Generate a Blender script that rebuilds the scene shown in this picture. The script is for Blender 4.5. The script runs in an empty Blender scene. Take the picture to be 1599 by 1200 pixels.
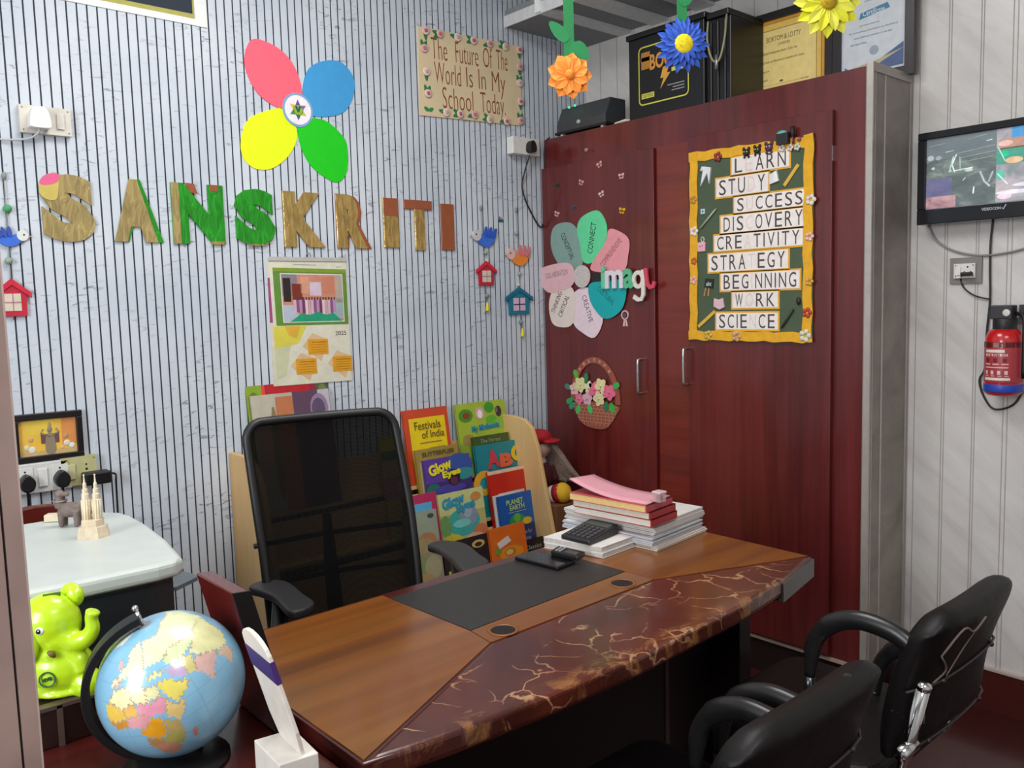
import bpy, bmesh, math, random
from mathutils import Vector, Matrix
random.seed(7)
PI = math.pi
SC = bpy.context.scene
COL = SC.collection
# ------------------------------------------------------------------ camera, world, lights, exposure
cam_d = bpy.data.cameras.new('camera'); cam_d.sensor_width = 36; cam_d.lens = 29.92; cam_d.clip_start = .02
cam = bpy.data.objects.new('camera', cam_d); COL.objects.link(cam)
cam.matrix_world = Matrix.Translation((0, -2.8, 1.40)) @ Matrix([[0.747529, 0.085136, -0.658751], [-0.663641, 0.053975, -0.746102], [-0.027964, 0.994906, 0.096848]]).to_4x4()
SC.camera = cam
W = bpy.data.worlds.new('world'); SC.world = W; W.use_nodes = True
W.node_tree.nodes['Background'].inputs[0].default_value = (.8, .9, 1, 1)
W.node_tree.nodes['Background'].inputs[1].default_value = .3
SC.view_settings.view_transform = 'Standard'; SC.view_settings.look = 'None'
SC.view_settings.gamma = 1; SC.view_settings.use_curve_mapping = False
SC.view_settings.exposure = 0.0
SC.cycles.use_denoising = True
SC.cycles.max_bounces = 8
SC.cycles.sample_clamp_indirect = 6

def area(name, loc, target, size, size_y, power, col):
    l = bpy.data.lights.new(name, 'AREA'); l.shape = 'RECTANGLE'; l.size = size; l.size_y = size_y
    l.energy = power; l.color = col
    o = bpy.data.objects.new(name, l); COL.objects.link(o); o.location = loc
    o.rotation_euler = (Vector(target) - Vector(loc)).to_track_quat('-Z', 'Y').to_euler()
    return o
# LED panel behind the camera, a second panel added above the desk for its falloff, and daylight through the window in the left wall
area('ceiling_panel_light', (.35, -3.35, 2.86), (.35, -3.35, 0), .9, .9, 36, (1, .98, .96))
area('ceiling_panel_light', (1.15, -1.25, 2.86), (1.15, -1.25, 0), .9, .9, 31, (1, .98, .97))  # added panel above the desk, for its falloff
area('window_daylight', (-1.45, -1.75, 1.75), (1.6, -1.2, 1.65), 1.2, 1.2, 70, (.95, .98, 1))

# ------------------------------------------------------------------ materials
def rgb(h):
    h = h.lstrip('#'); r = []
    if len(h) == 3: h = ''.join(c + c for c in h)
    for i in (0, 2, 4):
        c = int(h[i:i+2], 16) / 255
        r.append(c / 12.92 if c <= .04045 else ((c + .055) / 1.055) ** 2.4)
    return (*r, 1)
MC = {}
def base(name):
    m = bpy.data.materials.new(name); m.use_nodes = True
    nt = m.node_tree; return m, nt, nt.nodes['Principled BSDF']
def nd(nt, typ, **kw):
    n = nt.nodes.new(typ)
    for k, v in kw.items():
        if k.startswith('i_'):
            n.inputs[k[2:].replace('_', ' ')].default_value = v
        else: setattr(n, k, v)
    return n
def ramp(nt, fac, stops):
    r = nt.nodes.new('ShaderNodeValToRGB'); e = r.color_ramp.elements
    while len(e) > 1: e.remove(e[0])
    e[0].position = stops[0][0]; e[0].color = stops[0][1]
    for p, c in stops[1:]:
        x = e.new(p); x.color = c
    nt.links.new(fac, r.inputs[0]); return r.outputs[0]
def mixc(nt, fac, a, b, mode='MIX'):
    n = nt.nodes.new('ShaderNodeMix'); n.data_type = 'RGBA'; n.blend_type = mode
    for s, v in ((n.inputs[0], fac), (n.inputs[6], a), (n.inputs[7], b)):
        if hasattr(v, 'node'): nt.links.new(v, s)
        else: s.default_value = v
    return n.outputs[2]
def objco(nt, scale=(1, 1, 1), rot=(0, 0, 0)):
    t = nt.nodes.new('ShaderNodeTexCoord'); mp = nt.nodes.new('ShaderNodeMapping')
    mp.inputs['Scale'].default_value = scale; mp.inputs['Rotation'].default_value = rot
    nt.links.new(t.outputs['Object'], mp.inputs[0]); return mp.outputs[0]
def objco2(nt, scale, rot):
    t = nt.nodes.new('ShaderNodeTexCoord'); a = nt.nodes.new('ShaderNodeMapping'); b = nt.nodes.new('ShaderNodeMapping')
    a.inputs['Rotation'].default_value = rot; b.inputs['Scale'].default_value = scale
    nt.links.new(t.outputs['Object'], a.inputs[0]); nt.links.new(a.outputs[0], b.inputs[0]); return b.outputs[0]
def noise(nt, co, scale, detail=3, rough=.5, dist=0):
    n = nd(nt, 'ShaderNodeTexNoise', i_Scale=scale, i_Detail=detail, i_Roughness=rough, i_Distortion=dist)
    nt.links.new(co, n.inputs['Vector']); return n.outputs['Fac']
def K(hexc, rough=.6, metal=0., var=.06, scale=40, coat=0., bump=0., emit=0., spec=.5, alpha=1., trans=0.):
    """plain surface with a faint procedural mottling"""
    key = (hexc, rough, metal, var, scale, coat, bump, emit, spec, alpha, trans)
    if key in MC: return MC[key]
    m, nt, b = base('surface_' + hexc.lstrip('#'))
    c = rgb(hexc)
    co = objco(nt); f = noise(nt, co, scale, 2)
    lo = tuple(max(0, x * (1 - var)) for x in c[:3]) + (1,); hi = tuple(min(1, x * (1 + var)) for x in c[:3]) + (1,)
    o = ramp(nt, f, [(.3, lo), (.7, hi)])
    nt.links.new(o, b.inputs['Base Color'])
    b.inputs['Roughness'].default_value = rough; b.inputs['Metallic'].default_value = metal
    b.inputs['Coat Weight'].default_value = coat; b.inputs['Coat Roughness'].default_value = .08
    b.inputs['Specular IOR Level'].default_value = spec
    b.inputs['Alpha'].default_value = alpha; b.inputs['Transmission Weight'].default_value = trans
    if emit:
        nt.links.new(o, b.inputs['Emission Color']); b.inputs['Emission Strength'].default_value = emit
    if bump:
        bp = nd(nt, 'ShaderNodeBump', i_Strength=bump, i_Distance=.002)
        nt.links.new(noise(nt, co, scale * 6, 4), bp.inputs['Height']); nt.links.new(bp.outputs[0], b.inputs['Normal'])
    MC[key] = m; return m
def grain(name, dark, mid, light, axis, rough=.3, coat=.4, sc=1., var=4., spec=.5, wide=.5):
    """wood laminate: streaks running along one object axis"""
    m, nt, b = base(name)
    s = [26 * sc, 26 * sc, 26 * sc]; s[axis] = 1.3 * sc
    co = objco(nt, tuple(s)); f = noise(nt, co, 1., 5, .62, .35)
    s2 = [var, var, var]; s2[axis] = .5
    f2 = noise(nt, objco(nt, tuple(s2)), 1., 3, .5, .4)
    o1 = ramp(nt, f, [(.32, rgb(dark)), (.5, rgb(mid)), (.72, rgb(light))])
    o2 = ramp(nt, f2, [(.3, rgb(dark)), (.5, rgb(mid)), (.7, rgb(light))])
    o = mixc(nt, wide, o1, o2)
    nt.links.new(o, b.inputs['Base Color']); b.inputs['Roughness'].default_value = rough
    b.inputs['Coat Weight'].default_value = coat; b.inputs['Coat Roughness'].default_value = .12
    b.inputs['Specular IOR Level'].default_value = spec
    return m
def slat_mat():
    m, nt, b = base('grey_cement_slats')
    co = objco(nt)
    f = noise(nt, co, 3.2, 4)
    o = ramp(nt, f, [(.3, rgb('#bdc6d1')), (.7, rgb('#d2d8e0'))])
    g = noise(nt, objco2(nt, (22, 1, 75), (0, .12, 0)), 1., 3, .55, 1.0)
    sm = ramp(nt, g, [(.58, (0, 0, 0, 1)), (.68, (1, 1, 1, 1))])
    g2 = noise(nt, co, 5, 3); sm2 = ramp(nt, g2, [(.42, (0, 0, 0, 1)), (.62, (1, 1, 1, 1))])
    mk = mixc(nt, 1., sm, sm2, 'MULTIPLY')
    o = mixc(nt, mk, o, rgb('#8d929c'))
    nt.links.new(o, b.inputs['Base Color']); b.inputs['Roughness'].default_value = .5
    b.inputs['Specular IOR Level'].default_value = .3
    return m
def marble_wall():
    m, nt, b = base('pale_marble_panels')
    f = noise(nt, objco2(nt, (1, 5., 1.), (.8, 0, 0)), 2.0, 5, .6, .4)
    o = ramp(nt, f, [(.3, rgb('#bfbab7')), (.5, rgb('#d0ccc9')), (.72, rgb('#dcd9d6'))])
    nt.links.new(o, b.inputs['Base Color']); b.inputs['Roughness'].default_value = .32
    return m
def grey_panel():
    m, nt, b = base('brushed_grey_panels')
    f = noise(nt, objco(nt, (2, 2, 3.)), 2.2, 5, .6, .6)
    o = ramp(nt, f, [(.3, rgb('#756d66')), (.55, rgb('#8d857d')), (.75, rgb('#9d958d'))])
    nt.links.new(o, b.inputs['Base Color']); b.inputs['Roughness'].default_value = .4
    return m
def vein_marble():
    m, nt, b = base('red_marble_laminate')
    co = objco(nt)
    w = noise(nt, co, 7, 4, .6, 0)
    v1 = nd(nt, 'ShaderNodeTexVoronoi', feature='DISTANCE_TO_EDGE', i_Scale=11.)
    mx = nt.nodes.new('ShaderNodeVectorMath'); mx.operation = 'ADD'
    wn = nd(nt, 'ShaderNodeTexNoise', i_Scale=6., i_Detail=5.); nt.links.new(co, wn.inputs['Vector'])
    sc = nt.nodes.new('ShaderNodeVectorMath'); sc.operation = 'SCALE'; sc.inputs['Scale'].default_value = .22
    nt.links.new(wn.outputs['Color'], sc.inputs[0]); nt.links.new(co, mx.inputs[0]); nt.links.new(sc.outputs[0], mx.inputs[1])
    nt.links.new(mx.outputs[0], v1.inputs['Vector'])
    veins = ramp(nt, v1.outputs['Distance'], [(0, (1, 1, 1, 1)), (.012, (.75, .75, .75, 1)), (.035, (0, 0, 0, 1))])
    g = noise(nt, co, 6.5, 4, .6, .5); gate = ramp(nt, g, [(.42, (0, 0, 0, 1)), (.58, (1, 1, 1, 1))])
    mk = mixc(nt, 1., veins, gate, 'MULTIPLY')
    bas = ramp(nt, w, [(.35, rgb('#3f1a14')), (.65, rgb('#5a281d'))])
    o = mixc(nt, mk, bas, rgb('#b08560'))
    # golden brown clouds along the worn front edge
    g2 = noise(nt, objco(nt, (9, 16, 4)), 1., 6, .7, 1.5); mk2 = ramp(nt, g2, [(.50, (0, 0, 0, 1)), (.60, (1, 1, 1, 1))])
    sep = nt.nodes.new('ShaderNodeSeparateXYZ'); nt.links.new(co, sep.inputs[0])
    mr = nd(nt, 'ShaderNodeMapRange'); mr.inputs['From Min'].default_value = -.035; mr.inputs['From Max'].default_value = -.075
    nt.links.new(sep.outputs['Y'], mr.inputs['Value'])
    mk3 = mixc(nt, 1., mk2, mr.outputs[0], 'MULTIPLY')
    o = mixc(nt, mk3, o, rgb('#8a5c34'))
    nt.links.new(o, b.inputs['Base Color']); b.inputs['Roughness'].default_value = .25
    b.inputs['Coat Weight'].default_value = .3; b.inputs['Coat Roughness'].default_value = .1
    return m
def mesh_fabric():
    m, nt, b = base('black_chair_mesh')
    co = objco(nt)
    w1 = nd(nt, 'ShaderNodeTexChecker', i_Scale=420.); nt.links.new(co, w1.inputs['Vector'])
    mr = nd(nt, 'ShaderNodeMapRange'); mr.inputs['To Min'].default_value = .955; mr.inputs['To Max'].default_value = 1.
    nt.links.new(w1.outputs['Fac'], mr.inputs['Value'])
    b.inputs['Base Color'].default_value = rgb('#070606'); b.inputs['Roughness'].default_value = 1.; b.inputs['Specular IOR Level'].default_value = .15
    nt.links.new(mr.outputs[0], b.inputs['Alpha'])
    return m
def leather(hexc='#0d090a'):
    m, nt, b = base('worn_black_leatherette')
    co = objco(nt); f = noise(nt, co, 55, 5, .7); g = noise(nt, co, 7, 3)
    a = ramp(nt, f, [(.60, (0, 0, 0, 1)), (.68, (1, 1, 1, 1))]); c = ramp(nt, g, [(.5, (0, 0, 0, 1)), (.66, (1, 1, 1, 1))])
    o = mixc(nt, mixc(nt, 1., a, c, 'MULTIPLY'), rgb(hexc), rgb('#4a403c'))
    nt.links.new(o, b.inputs['Base Color']); b.inputs['Roughness'].default_value = .48; b.inputs['Specular IOR Level'].default_value = .3
    bp = nd(nt, 'ShaderNodeBump', i_Strength=.35, i_Distance=.004); nt.links.new(noise(nt, co, 30, 4), bp.inputs['Height'])
    nt.links.new(bp.outputs[0], b.inputs['Normal'])
    return m
def foil(hexc, rough=.16, metal=.85):
    m, nt, b = base('foil_' + hexc.lstrip('#'))
    co = objco(nt, (40, 12, 12), (0, 0, .5)); f = noise(nt, co, 1.2, 3, .5, 1.)
    c = rgb(hexc); o = ramp(nt, f, [(.3, tuple(x * .55 for x in c[:3]) + (1,)), (.7, c)])
    nt.links.new(o, b.inputs['Base Color']); b.inputs['Metallic'].default_value = metal; b.inputs['Roughness'].default_value = rough
    bp = nd(nt, 'ShaderNodeBump', i_Strength=.5, i_Distance=.01); nt.links.new(f, bp.inputs['Height']); nt.links.new(bp.outputs[0], b.inputs['Normal'])
    return m
SLAT = slat_mat(); MARBLE = marble_wall(); GREYP = grey_panel(); VEIN = vein_marble(); CMESH = mesh_fabric(); LEATHER = leather()
MAHOG = grain('mahogany_laminate_vertical', '#420f0f', '#5e1b1a', '#722a27', 2, .3, .5, 1.2)
MAHOGH = grain('mahogany_laminate_crosswise', '#521510', '#6e231a', '#802e20', 1, .32, .45, 1.2)
DESKW = grain('brown_desk_laminate', '#3d1a08', '#744012', '#8d5a1a', 0, .28, .3, .55, 9., .5, .6)
DESKD = grain('dark_red_desk_laminate', '#2c0c09', '#42130f', '#521a14', 0, .28, .3, .7)
BEECH = grain('pale_beech_board', '#c79a5e', '#d7ae73', '#e2bf88', 2, .5, .1, .6)
FLOORM = grain('dark_red_floor_tile', '#2c0f0c', '#3b1512', '#471b17', 0, .25, .2, .2)
GOLD = foil('#d8b870', .18, .6); GREEN_REFL = foil('#2fa82c', .3, .25); BROWN_REFL = K('#9a5638', .4, .1); GOLDD = foil('#b59f66', .4, .2)  # green and brown: reflections on the gold letters, put into the colour
CHROME = K('#d8d8d8', .12, 1., .02); BLACK = K('#0d0c0d', .45); BLKG = K('#0a0a0b', .14, 0, .05, 40, .5)
WHITE = K('#e8e8e6', .5); INK = K('#2b2526', .7)

# ------------------------------------------------------------------ mesh builder
GLY = {}
def glyph(s, off):
    k = (s, off)
    if k in GLY: return GLY[k]
    cu = bpy.data.curves.new('tmp', 'FONT'); cu.body = s; cu.size = 1; cu.resolution_u = 3; cu.offset = off; cu.fill_mode = 'FRONT'
    o = bpy.data.objects.new('tmp', cu); COL.objects.link(o)
    bpy.context.view_layer.update()
    me = bpy.data.meshes.new_from_object(o.evaluated_get(bpy.context.evaluated_depsgraph_get()))
    v = [(p.co.x, p.co.y) for p in me.vertices]; f = [tuple(p.vertices) for p in me.polygons]
    # outline edges for side walls
    cnt = {}
    for p in f:
        for i in range(len(p)):
            a, b = p[i], p[(i + 1) % len(p)]; cnt[(a, b)] = 1
    ed = [(a, b) for (a, b) in cnt if (b, a) not in cnt]
    bpy.data.objects.remove(o); bpy.data.meshes.remove(me); bpy.data.curves.remove(cu)
    xs = [p[0] for p in v] or [0, 1]; ys = [p[1] for p in v] or [0, 1]
    GLY[k] = (v, f, ed, (min(xs), max(xs), min(ys), max(ys))); return GLY[k]

class MB:
    def __init__(s): s.v = []; s.f = []; s.m = []; s.s = []; s.mats = []
    def mi(s, mat):
        if mat not in s.mats: s.mats.append(mat)
        return s.mats.index(mat)
    def add(s, vs, fs, mat, smooth=False, M=None):
        n = len(s.v); i = s.mi(mat)
        for p in vs:
            p = Vector(p); s.v.append(M @ p if M else p)
        for f in fs: s.f.append(tuple(n + k for k in f)); s.m.append(i); s.s.append(smooth)
        return s
    def box(s, x0, x1, y0, y1, z0, z1, mat, M=None):
        v = [(x, y, z) for z in (z0, z1) for y in (y0, y1) for x in (x0, x1)]
        return s.add(v, [(0, 2, 3, 1), (4, 5, 7, 6), (0, 1, 5, 4), (2, 6, 7, 3), (0, 4, 6, 2), (1, 3, 7, 5)], mat, False, M)
    def prism(s, pts, z0, z1, mat, M=None):
        a = sum(pts[i][0] * pts[(i + 1) % len(pts)][1] - pts[(i + 1) % len(pts)][0] * pts[i][1] for i in range(len(pts)))
        if a < 0: pts = pts[::-1]
        n = len(pts)
        v = [(p[0], p[1], z0) for p in pts] + [(p[0], p[1], z1) for p in pts]
        f = [tuple(range(n))[::-1], tuple(range(n, 2 * n))] + [(i, (i + 1) % n, n + (i + 1) % n, n + i) for i in range(n)]
        return s.add(v, f, mat, False, M)
    def tube(s, pts, r, mat, seg=8, closed=False, flat=1., M=None):
        pts = [Vector(p) for p in pts]; n = len(pts)
        rs = r if isinstance(r, (list, tuple)) else [r] * n
        vs = []; fs = []; up = None
        for i, p in enumerate(pts):
            a = pts[i - 1] if (i > 0 or closed) else pts[i]; b = pts[(i + 1) % n] if (i < n - 1 or closed) else pts[i]
            t = (b - a).normalized()
            if up is None:
                up = Vector((0, 0, 1)) if abs(t.z) < .9 else Vector((0, 1, 0))
            sd = t.cross(up).normalized(); up = sd.cross(t).normalized()
            for k in range(seg):
                an = 2 * PI * k / seg
                vs.append(p + (sd * math.cos(an) + up * math.sin(an) * flat) * rs[i])
        m = n if closed else n - 1
        for i in range(m):
            j = (i + 1) % n
            for k in range(seg):
                fs.append((i * seg + k, i * seg + (k + 1) % seg, j * seg + (k + 1) % seg, j * seg + k))
        if not closed:
            fs.append(tuple(range(seg))[::-1]); fs.append(tuple((n - 1) * seg + k for k in range(seg)))
        return s.add(vs, fs, mat, True, M)
    def lathe(s, prof, mat, seg=24, M=None, smooth=True, c=(0, 0, 0)):
        vs = []; fs = []; n = len(prof)
        for r, z in prof:
            for k in range(seg):
                a = 2 * PI * k / seg; vs.append((c[0] + r * math.cos(a), c[1] + r * math.sin(a), c[2] + z))
        for i in range(n - 1):
            for k in range(seg):
                fs.append((i * seg + k, i * seg + (k + 1) % seg, (i + 1) * seg + (k + 1) % seg, (i + 1) * seg + k))
        fs.append(tuple(range(seg))[::-1]); fs.append(tuple((n - 1) * seg + k for k in range(seg)))
        return s.add(vs, fs, mat, smooth, M)
    def ell(s, c, r, mat, seg=14, M=None):
        if not isinstance(r, (list, tuple)): r = (r, r, r)
        vs = [(0, 0, -1)]; fs = []; h = seg // 2
        for i in range(1, h):
            t = PI * i / h
            for k in range(seg):
                a = 2 * PI * k / seg; vs.append((math.sin(t) * math.cos(a), math.sin(t) * math.sin(a), -math.cos(t)))
        vs.append((0, 0, 1)); L = len(vs) - 1
        for k in range(seg):
            fs.append((0, 1 + (k + 1) % seg, 1 + k))
            fs.append((L, L - seg + k, L - seg + (k + 1) % seg))
        for i in range(h - 2):
            for k in range(seg):
                a = 1 + i * seg
                fs.append((a + k, a + (k + 1) % seg, a + seg + (k + 1) % seg, a + seg + k))
        vs = [(p[0] * r[0] + c[0], p[1] * r[1] + c[1], p[2] * r[2] + c[2]) for p in vs]
        return s.add(vs, fs, mat, True, M)
    def disc(s, x, y, z, r, mat, seg=24, th=.001, ry=None, M=None):
        ry = ry or r
        return s.prism([(x + r * math.cos(2 * PI * k / seg), y + ry * math.sin(2 * PI * k / seg)) for k in range(seg)], z, z + th, mat, M)
    def text(s, t, x0, x1, y0, y1, z, mat, th=.0004, off=0., ang=0., M=None):
        """letters filling the box x0..x1, y0..y1 (turned about its centre by ang)"""
        v, f, ed, bb = glyph(t, off)
        if not v: return s
        kx = (x1 - x0) / max(1e-6, bb[1] - bb[0]); ky = (y1 - y0) / max(1e-6, bb[3] - bb[2])
        cx, cy = (x0 + x1) / 2, (y0 + y1) / 2; ca, sa = math.cos(ang), math.sin(ang)
        P = []
        for a, b in v:
            X = x0 + (a - bb[0]) * kx - cx; Y = y0 + (b - bb[2]) * ky - cy
            P.append((cx + X * ca - Y * sa, cy + X * sa + Y * ca))
        n = len(P)
        vs = [(p[0], p[1], z + th) for p in P] + [(p[0], p[1], z) for p in P]
        return s.add(vs, f + [(b, a, n + a, n + b) for a, b in ed], mat, False, M)
    def line(s, pts, w, z, mat, th=.0006, closed=False):
        """flat ribbon along 2-D points"""
        n = len(pts); L = []; R = []
        for i in range(n):
            a = Vector(pts[i - 1] if (i or closed) else pts[i]); b = Vector(pts[(i + 1) % n] if (i < n - 1 or closed) else pts[i])
            d = (b - a).normalized(); q = Vector((-d.y, d.x)) * w / 2; p = Vector(pts[i])
            L.append(p + q); R.append(p - q)
        for i in range(n if closed else n - 1):
            j = (i + 1) % n
            s.prism([tuple(R[i]), tuple(R[j]), tuple(L[j]), tuple(L[i])], z, z + th, mat)
        return s
    def build(s, name, parent=None, bevel=0., bseg=2, remesh=0., smooth=0, sub=0, solid=0., frame=None, org=(0, 0, 0)):
        o_ = Vector(ORG[top(parent)] if parent else org)
        me = bpy.data.meshes.new(name); me.from_pydata([p - o_ for p in s.v], [], s.f)
        for m in s.mats: me.materials.append(m)
        for p, i, q in zip(me.polygons, s.m, s.s): p.material_index = i; p.use_smooth = q or bool(remesh) or bool(sub)
        me.update()
        o = bpy.data.objects.new(name, me); COL.objects.link(o)
        if parent: o.parent = parent
        else: o.matrix_world = FR[frame] @ Matrix.Translation(o_); ORG[o.name] = tuple(o_)
        if solid: md = o.modifiers.new('thick', 'SOLIDIFY'); md.thickness = solid; md.offset = 0
        if remesh: md = o.modifiers.new('join', 'REMESH'); md.mode = 'VOXEL'; md.voxel_size = remesh; md.use_smooth_shade = True
        if smooth: md = o.modifiers.new('soft', 'SMOOTH'); md.iterations = smooth; md.factor = .5
        if sub: md = o.modifiers.new('sub', 'SUBSURF'); md.levels = sub; md.render_levels = sub
        if bevel:
            md = o.modifiers.new('bevel', 'BEVEL'); md.width = bevel; md.segments = bseg; md.limit_method = 'ANGLE'; md.angle_limit = math.radians(35)
        return o
def fr(u, v, n, o):
    m = Matrix.Identity(4)
    for i in range(3): m[i][0] = u[i]; m[i][1] = v[i]; m[i][2] = n[i]; m[i][3] = o[i]
    return m
FR = {None: Matrix.Identity(4),
      'B': fr((1, 0, 0), (0, 0, 1), (0, -1, 0), (0, 0, 0)),            # back wall: right, up, out of the wall
      'C': fr((0, -1, 0), (0, 0, 1), (-1, 0, 0), (2.69, 0, 0)),        # cupboard front
      'R': fr((0, -1, 0), (0, 0, 1), (-1, 0, 0), (2.974, 0, 0))}       # right-hand wall
ORG = {}
def top(o):
    while o.parent: o = o.parent
    return o.name
def tag(o, label=None, cat=None, group=None, kind=None):
    if label: o['label'] = label
    if cat: o['category'] = cat
    if group: o['group'] = group
    if kind: o['kind'] = kind
    return o
def thing(name, label, cat, org=(0, 0, 0), frame=None, group=None, rot=None):
    o = bpy.data.objects.new(name, None); COL.objects.link(o); o.empty_display_size = .05
    o.matrix_world = FR[frame] @ Matrix.Translation(org)
    if rot: o.matrix_world = Matrix.Translation(org) @ rot
    ORG[o.name] = tuple(org) if not rot else (0, 0, 0)
    return tag(o, label, cat, group)
def struct(mb, name, label=None, **kw):
    o = mb.build(name, None, **kw); return tag(o, label, None, None, 'structure')
def spline(pts, n=8):
    """smooth curve through points (Catmull-Rom)"""
    P = [Vector(p) for p in pts]; out = []
    for i in range(len(P) - 1):
        a = P[i - 1] if i else P[0] * 2 - P[1]; b = P[i]; c = P[i + 1]; d = P[i + 2] if i + 2 < len(P) else P[-1] * 2 - P[-2]
        for k in range(n):
            t = k / n
            out.append(.5 * ((2 * b) + (c - a) * t + (2 * a - 5 * b + 4 * c - d) * t * t + (3 * b - a - 3 * c + d) * t ** 3))
    out.append(P[-1]); return out
def rrect(x0, x1, y0, y1, r, n=5):
    out = []
    for cx, cy, a in ((x1 - r, y1 - r, 0), (x0 + r, y1 - r, 90), (x0 + r, y0 + r, 180), (x1 - r, y0 + r, 270)):
        for k in range(n + 1):
            t = math.radians(a + 90 * k / n); out.append((cx + r * math.cos(t), cy + r * math.sin(t)))
    return out
def mid(a, b, t=.5): return tuple(a[i] + (b[i] - a[i]) * t for i in range(len(a)))

# ------------------------------------------------------------------ the setting
m = MB(); m.box(-1.6, 3.1, -4.6, .1, -.08, 0, FLOORM); struct(m, 'floor', 'dark red brown tiled floor')
m = MB(); m.box(-1.6, 3.1, -4.6, .1, 2.9, 2.98, K('#d9d9d6', .8)); struct(m, 'ceiling', 'plain pale ceiling')
# back wall: dark backing and one slat every 28.6 mm
m = MB(); DK = K('#1c2836', .7); m.box(-1.6, 3.1, -.0072, .12, 0, 2.9, DK)
PITCH = .028496; X0 = .590173
WX0, WX1, WZ0 = (0.5651,2.3468)[0], (1.1580,2.3273)[0], (1.1578,2.3232)[1]        # window hole in the slats
for i in range(-77, 84):
    a = X0 + PITCH * i + .0024; b = X0 + PITCH * (i + 1) - .0024
    if b > WX0 and b < WX1 + .004: m.box(a, b, -.008, -.004, 0, WZ0, SLAT)
    else: m.box(a, b, -.008, -.004, 0, 2.9, SLAT)
struct(m, 'wall_back', 'grey cement-look wall of narrow vertical slats with dark grooves')
m = MB(); m.box(2.974, 3.1, -4.6, 0, 0, 2.9, MARBLE)
GL = K('#a5a09e', .5)
for u in [(1.5313,2.1482)[0], (1.6213,2.1284)[0], (1.6293,2.1266)[0], (1.7187,2.1069)[0], (1.7263,2.1053)[0], (1.8113,2.0866)[0], (1.8239,2.0838)[0]] + [1.93 + .1 * k for k in range(20)] + [.1 * k for k in range(1, 15)]:
    m.box(2.9725, 2.975, -u - .0012, -u + .0012, .14, 2.9, GL)
struct(m, 'wall_right', 'pale grey marble-look panelled wall with fine vertical grooves')
m = MB(); m.box(-1.6, -1.5, -4.6, .1, 0, 2.9, K('#d6d8da', .8)); struct(m, 'wall_left')
m = MB(); m.box(-1.6, 3.1, -4.7, -4.6, 0, 2.9, K('#cfd0d0', .8)); struct(m, 'wall_front')
m = MB(); m.box(2.958, 2.974, -4.6, -1.515, 0, .138, K('#4a1c18', .35)); m.box(2.955, 2.974, -4.6, -1.515, .138, .146, K('#b9aca4', .5)); struct(m, 'baseboard_right', 'dark red skirting with pale top strip')
# window at the top left of the back wall
m = MB(); wx1, wz = (1.1514,2.3220); fx = .052
m.box(WX0, wx1 + .03, -.012, 0, wz - .008, wz + .012, K('#e6e8e4', .5)); m.box(wx1 - .008, wx1 + .031, -.0125, 0, wz - .0085, 2.9, K('#e6e8e4', .5))
m.box(WX0, wx1 - .008, -.0075, 0, wz + .012, wz + .028, K('#a9a44e', .6)); m.box(wx1 - .013, wx1 - .008, -.008, 0, wz + .01, 2.9, K('#a9a44e', .6))
m.box(WX0, wx1 - .013, -.0065, 0, wz + .028, 2.9, K('#4a2a22', .4))
struct(m, 'window_1', 'high window with white surround and brown shutter')
# underside of the loft above the cupboard
m = MB(); SG = K('#d2d3d4', .6); SGD = K('#85878a', .8)
m.box(2.484, 2.974, -1.3, -.008, 2.566, 2.625, SGD); m.box(2.484, 2.974, -.22, -.008, 2.556, 2.566, SGD)
for y0, y1 in ((-.285, -.22), (-.49, -.405), (-.72, -.63), (-.96, -.87)): m.box(2.484, 2.974, y0, y1, 2.554, 2.566, SG)
m.box(2.478, 2.484, -1.3, -.008, 2.554, 2.60, SG); m.box(2.470, 2.505, -.236, -.205, 2.56, 2.9, K('#eceded', .6))
struct(m, 'ceiling_loft', 'grey underside of a loft with pale battens above the cupboard')
# door jamb with protective film at the left edge of the view
m = MB(); JF = K('#a38a82', .4, 0, .16, 14, .4); JD = K('#2f2522', .5)
jy = -2.005; jx = (0.1443,1.1924)[0]
m.box(jx - .13, jx - .0155, jy - .048, jy + .03, 0, 2.9, JF); m.box(jx - .0155, jx - .0138, jy - .044, jy + .03, 0, 2.9, JD); m.box(jx - .0138, jx - .002, jy - .05, jy + .03, 0, 2.9, JF); m.box(jx - .002, jx, jy - .047, jy + .03, 0, 2.9, K('#c9b5ad', .35, 0, .1, 9, .4))
o = struct(m, 'trim_1', 'brown door jamb still wrapped in clear film')
m = MB(); FW = K('#dfe1e0', .5)
for z0, z1, y0, y1 in ((1.10, 1.15, -2.4, -1.1), (2.35, 2.40, -2.4, -1.1), (1.15, 2.35, -2.4, -2.35), (1.15, 2.35, -1.15, -1.1)): m.box(-1.5, -1.46, y0, y1, z0, z1, FW)
struct(m, 'window_2', 'bright window frame in the left wall')
# LED panel fixtures on the ceiling; the one above the desk is added
for lx, ly, lb in ((.35, -3.35, 'square white LED panel on the ceiling near the entrance'), (1.15, -1.25, 'square white LED panel added unseen above the desk to shape the light')):
    t = thing('ceiling_light', lb, 'light', (lx, ly, 2.9)); m = MB(); m.box(lx - .5, lx + .5, ly - .5, ly + .5, 2.875, 2.9, WHITE); m.build('light_housing', t, bevel=.004)

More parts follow.
